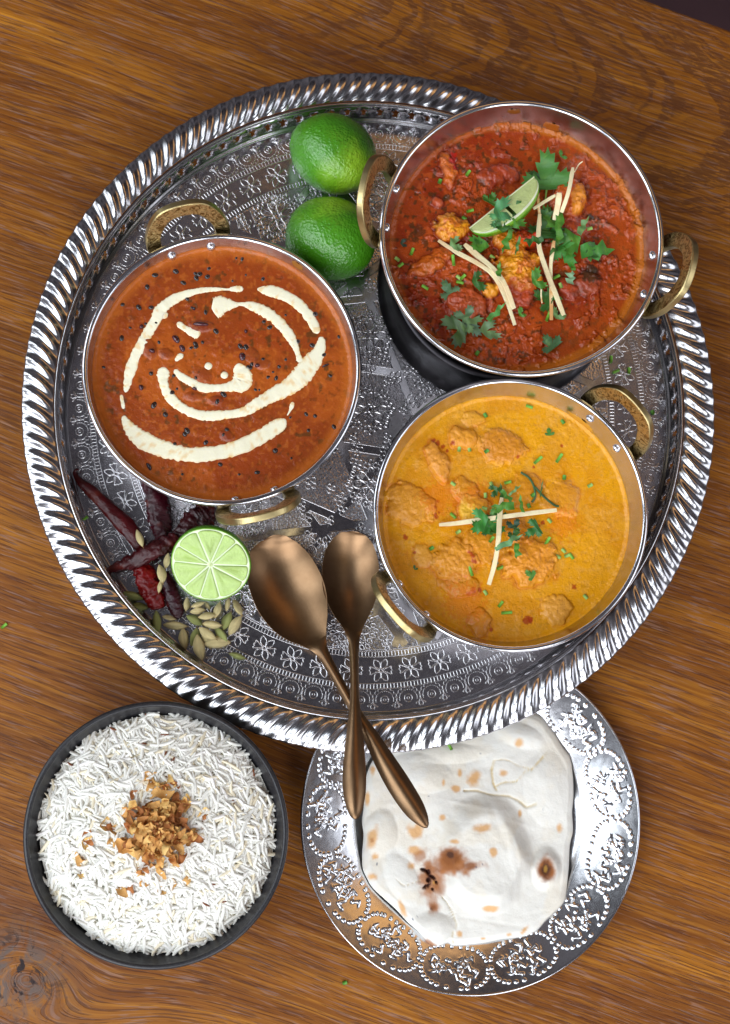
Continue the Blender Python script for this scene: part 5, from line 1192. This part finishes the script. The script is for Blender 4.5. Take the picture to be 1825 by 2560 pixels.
def naan():
    zb = .0085
    O = [(880, 170), (1010, 140), (1100, 158), (1140, 205), (1175, 250), (1205, 300), (1240, 350), (1253, 430), (1256, 520), (1250, 600), (1254, 680), (1240, 745), (1236, 830), (1230, 900), (1218, 985), (1190, 1030), (1130, 1085), (1090, 1132), (1030, 1160), (940, 1172), (860, 1188), (790, 1196), (712, 1200), (690, 1186), (640, 1204), (600, 1192), (560, 1145), (505, 1095), (455, 1040), (400, 990), (345, 938), (318, 890), (302, 850), (300, 780), (306, 700), (300, 640), (308, 560), (312, 470), (330, 400), (370, 330), (450, 270), (560, 225), (700, 195)]
    O = smoothpts([W(*cn(x, y), zb + .003)[:2] for x, y in O], 220, True); c0 = W(*cn(790, 690), zb)[:2]
    rays, nr = 300, 120; P = O - c0; ang = np.unwrap(np.arctan2(P[:, 1], P[:, 0])); 
    if ang[-1] < ang[0]: ang = ang[::-1]; P = P[::-1]
    rad = np.hypot(P[:, 0], P[:, 1]); t = np.linspace(ang[0], ang[0] + 2 * math.pi, rays, endpoint=False)
    rb = np.interp(t, np.r_[ang, ang[0] + 2 * math.pi], np.r_[rad, rad[0]]); s = np.linspace(0, 1, nr) ** .85
    X = np.cos(t)[:, None] * rb[:, None] * s[None]; Y = np.sin(t)[:, None] * rb[:, None] * s[None]; E_ = (1 - s)[None] * rb[:, None]
    Z = .0042 * np.clip(E_ / .005, 0, 1) ** .5 + .0009 * (fbm(X, Y, 70, 3, 305) - .5) + .0022 * (fbm(X, Y, 26, 4, 301) - .35) + .0009 * (fbm(X, Y, 90, 4, 302) - .5)
    def L(x, y): w = W(*cn(x, y), zb + .005)[:2] - c0; return w
    def gauss(x, y, a, b, g=0, pw=2.0):
        w = L(x, y); dx, dy = X - w[0], Y - w[1]; q = R(-g); u = (dx * math.cos(q) + dy * math.sin(q)) / (a / 1.8044 * PX); v = (-dx * math.sin(q) + dy * math.cos(q)) / (b / 1.8044 * PX); return np.hypot(u, v) + ((fbm(X + .1, Y, 190, 3, int(x)) - .5) * .9 if a < 70 or pw == 3 else (fbm(X + .1, Y, 42, 2, int(x)) - .5) * .22)
    # big puffed blister with a crisp upper edge, and smaller ones
    q = gauss(850, 790, 225, 275, 0); Z += .0105 * sst(1.0, .62, q) * (1 + .25 * (fbm(X, Y, 34, 3, 311) - .5))
    q = gauss(1125, 850, 75, 105, 0); Z += .0046 * sst(1.0, .5, q)
    q = gauss(380, 690, 75, 110, 0); Z += .0038 * np.clip(1 - q ** 2, 0, 1); q = gauss(620, 1120, 90, 70, 0); Z += .0046 * np.clip(1 - q ** 2, 0, 1); q = gauss(560, 420, 150, 90, 15); Z += .0030 * np.clip(1 - q ** 2, 0, 1)
    q = gauss(1130, 480, 110, 170, 0); Z += .0030 * np.clip(1 - q ** 2, 0, 1); q = gauss(1010, 250, 130, 60, 20); Z += .0028 * np.clip(1 - q ** 2, 0, 1); q = gauss(700, 330, 170, 50, 0); Z += .0020 * np.clip(1 - q ** 2, 0, 1); q = gauss(480, 900, 70, 130, -30); Z += .0026 * np.clip(1 - q ** 2, 0, 1)
    for i, (x, y, a, b) in enumerate([(900, 640, 14, 120), (960, 760, 12, 140), (1010, 900, 12, 100), (780, 560, 120, 9), (620, 640, 10, 90), (1060, 330, 60, 7), (1100, 1050, 80, 9), (430, 560, 60, 9), (860, 1090, 160, 10), (1000, 640, 60, 10), (690, 1040, 9, 90)]): Z += .0004 * np.exp(-gauss(x, y, a, b, 10 * (i % 5) - 20) ** 2) * (1 if i % 2 else -1)
    C = np.ones(X.shape + (3,)) * np.array(lin(230, 228, 220)); C *= (.90 + .16 * fbm(X, Y, 60, 4, 303))[..., None]; f_ = (sst(.5, .68, fbm(X, Y, 48, 4, 307)) * .22)[..., None]; C = C * (1 - f_) + np.array(lin(226, 206, 168)) * f_
    def tint(m, col):
        nonlocal C
        m = np.clip(m, 0, 1)[..., None]; C = C * (1 - m) + np.array(col) * m
    tan, brn, drk = lin(214, 160, 92), lin(132, 76, 34), lin(58, 28, 18)
    spk = lambda q, lo=1.15, hi=.35: sst(lo, hi, q)
    for (x, y, a, b, g) in [(805, 445, 34, 38, 20), (717, 490, 28, 18, 0), (1006, 286, 20, 24, 0), (662, 620, 22, 20, 0), (830, 668, 46, 26, -15), (540, 682, 42, 40, 0), (345, 715, 26, 60, 20), (356, 798, 22, 18, 0), (345, 886, 24, 18, 0), (346, 410, 14, 26, 0), (322, 535, 12, 40, 0), (872, 1028, 44, 20, 3), (1010, 602, 12, 20, 0), (740, 1146, 14, 16, 0), (963, 1150, 16, 12, 0), (845, 1168, 14, 8, 0), (480, 1030, 16, 46, -20), (740, 420, 12, 20, 0), (540, 770, 46, 24, 10), (705, 725, 26, 14, 0), (1190, 665, 16, 24, 0), (665, 462, 10, 20, 0), (1030, 1130, 10, 30, 40), (520, 840, 24, 24, 0), (880, 770, 20, 24, 0), (930, 420, 22, 20, 0)]: tint(spk(gauss(x, y, a, b, g)) * .85, tan)
    for (x, y, a, b, g, k) in [(705, 830, 135, 56, 5, .95), (695, 800, 76, 62, 0, .95), (610, 895, 66, 96, 0, .9), (560, 790, 34, 50, 20, .7), (640, 940, 40, 46, 0, .6), (622, 1022, 34, 40, 0, .9), (342, 722, 12, 12, 0, .8), (1126, 848, 52, 68, 0, 1), (612, 1196, 60, 16, 25, .9)]: tint(spk(gauss(x, y, a, b, g, 3)) * k, lin(166, 104, 52))
    for (x, y, a, b, g, k) in [(692, 795, 46, 40, 0, .9), (780, 832, 40, 20, 0, .8), (680, 840, 60, 18, 10, .5), (600, 870, 20, 40, 0, .7), (618, 1026, 22, 20, 0, .95), (1124, 850, 40, 56, 0, .95), (640, 860, 30, 14, 0, .5), (345, 950, 30, 8, 50, .5)]: tint(spk(gauss(x, y, a, b, g, 3)) * k, brn)
    for (x, y, a, b, g, k) in [(690, 784, 18, 15, 0, .8), (1124, 846, 24, 38, 0, .9), (612, 1034, 12, 10, 0, .8), (602, 884, 12, 22, 0, .7)]: tint(spk(gauss(x, y, a, b, g, 3)) * k, drk)
    tint(spk(gauss(1122, 850, 9, 16, 0)) * .8, lin(176, 132, 50)); Z -= .0016 * np.exp(-gauss(1124, 850, 22, 34) ** 2)
    for (x, y) in [(835, 332), (365, 830), (1113, 585), (528, 1080), (545, 1066), (805, 838), (833, 826), (600, 524)]: tint(spk(gauss(x, y, 4, 4)) * .8, lin(60, 70, 96))
    # torn crack lines and small holes
    def line(pts, w, dep, col, k):
        nonlocal Z
        Pq = smoothpts([L(x, y) for x, y in pts], 40); d = np.full(X.shape, 1.0)
        for p, q in zip(Pq[:-1], Pq[1:]):
            e = q - p; tt = np.clip(((X - p[0]) * e[0] + (Y - p[1]) * e[1]) / (e @ e + 1e-12), 0, 1); d = np.minimum(d, np.hypot(X - p[0] - e[0] * tt, Y - p[1] - e[1] * tt))
        d = d + (fbm(X, Y, 600, 2, 9) - .5) * .0007; m = np.exp(-(d / (w * .7)) ** 2); Z -= dep * m; tint(m * k, col)
    oc = lin(206, 178, 108)
    line([(895, 365), (884, 410), (892, 470), (905, 495)], .0010, .0010, oc, .8); line([(760, 500), (820, 500), (868, 515), (905, 520), (960, 525), (1010, 548), (1040, 572), (1082, 560)], .0009, .0014, oc, .6)
    line([(900, 480), (940, 462), (995, 456), (1040, 410), (1070, 398), (1130, 325)], .0007, .0008, oc, .7); line([(900, 362), (950, 360), (1010, 390), (1070, 400)], .0006, .0006, oc, .5); line([(712, 1196), (706, 1150), (722, 1100), (690, 1020), (660, 980)], .0006, .0012, lin(200, 184, 146), .7); line([(455, 900), (490, 925), (560, 905)], .0005, .0008, lin(200, 184, 150), .6)
    for (x, y, a, b, g) in [(578, 858, 20, 9, 20), (598, 868, 12, 14, 0), (612, 888, 22, 9, 30), (600, 904, 14, 12, 0), (634, 912, 9, 9, 0), (590, 930, 24, 8, -25), (618, 944, 10, 8, 0)]:
        q = gauss(x, y, a, b, g, 3); Z -= .0030 * sst(1.0, .3, q); tint(sst(1.1, .5, q) * .95, lin(58, 22, 16))
    tint(sst(1, .4, gauss(622, 914, 6, 10, 0)) * .8, lin(196, 148, 60))
    Z[:, -1] = -.0008; Z[:, -2] = np.minimum(Z[:, -2], .0012)
    wx, wy = X + c0[0], Y + c0[1]; Z = np.minimum(Z, np.where(np.hypot(wx, wy) < .252, .036 - zb, 1.0))
    V = np.stack([X, Y, Z], -1); Fc = gridfaces(rays, nr, wrapu=True)
    me = mk("flatbread", V.reshape(-1, 3), Fc, M_naan, True, C.reshape(-1, 3)); o = ob("flatbread", me, None, (c0[0], c0[1], zb)); tag(o, "blistered white naan flatbread with scorched brown spots on the metal plate", "bread")
naan()

# ------------------------------------------------------------------ stray herb snippets
for u, v, z, lab in [(10, 1565, .0008, "green herb fragment alone on the bare wood at the left edge"), (212, 1297, ZT + .0012, "green leaf scrap on the tray beside the long chilli"), (1125, 1867, .0165, "green herb snippet on the flatbread's upper edge"), (1528, 898, ZT + .0012, "first green stem snippet on the tray between the right-hand pans"), (1540, 928, ZT + .0012, "second green stem snippet just below the first between the right-hand pans"), (1573, 927, ZT + .0012, "small green snippet on the dotted tray band between the right-hand pans"), (1632, 1031, ZT + .0012, "green speck on the tray right of the yellow pan's upper handle"), (862, 2457, .0008, "tiny green speck on the wood below the metal plate")]:
    w = W(u, v, z); o = ob("herb_fragment", BM[0] if u not in (862, 1632) else BM[2], None, tuple(w), u * .7); tag(o, lab, "herb fragment")
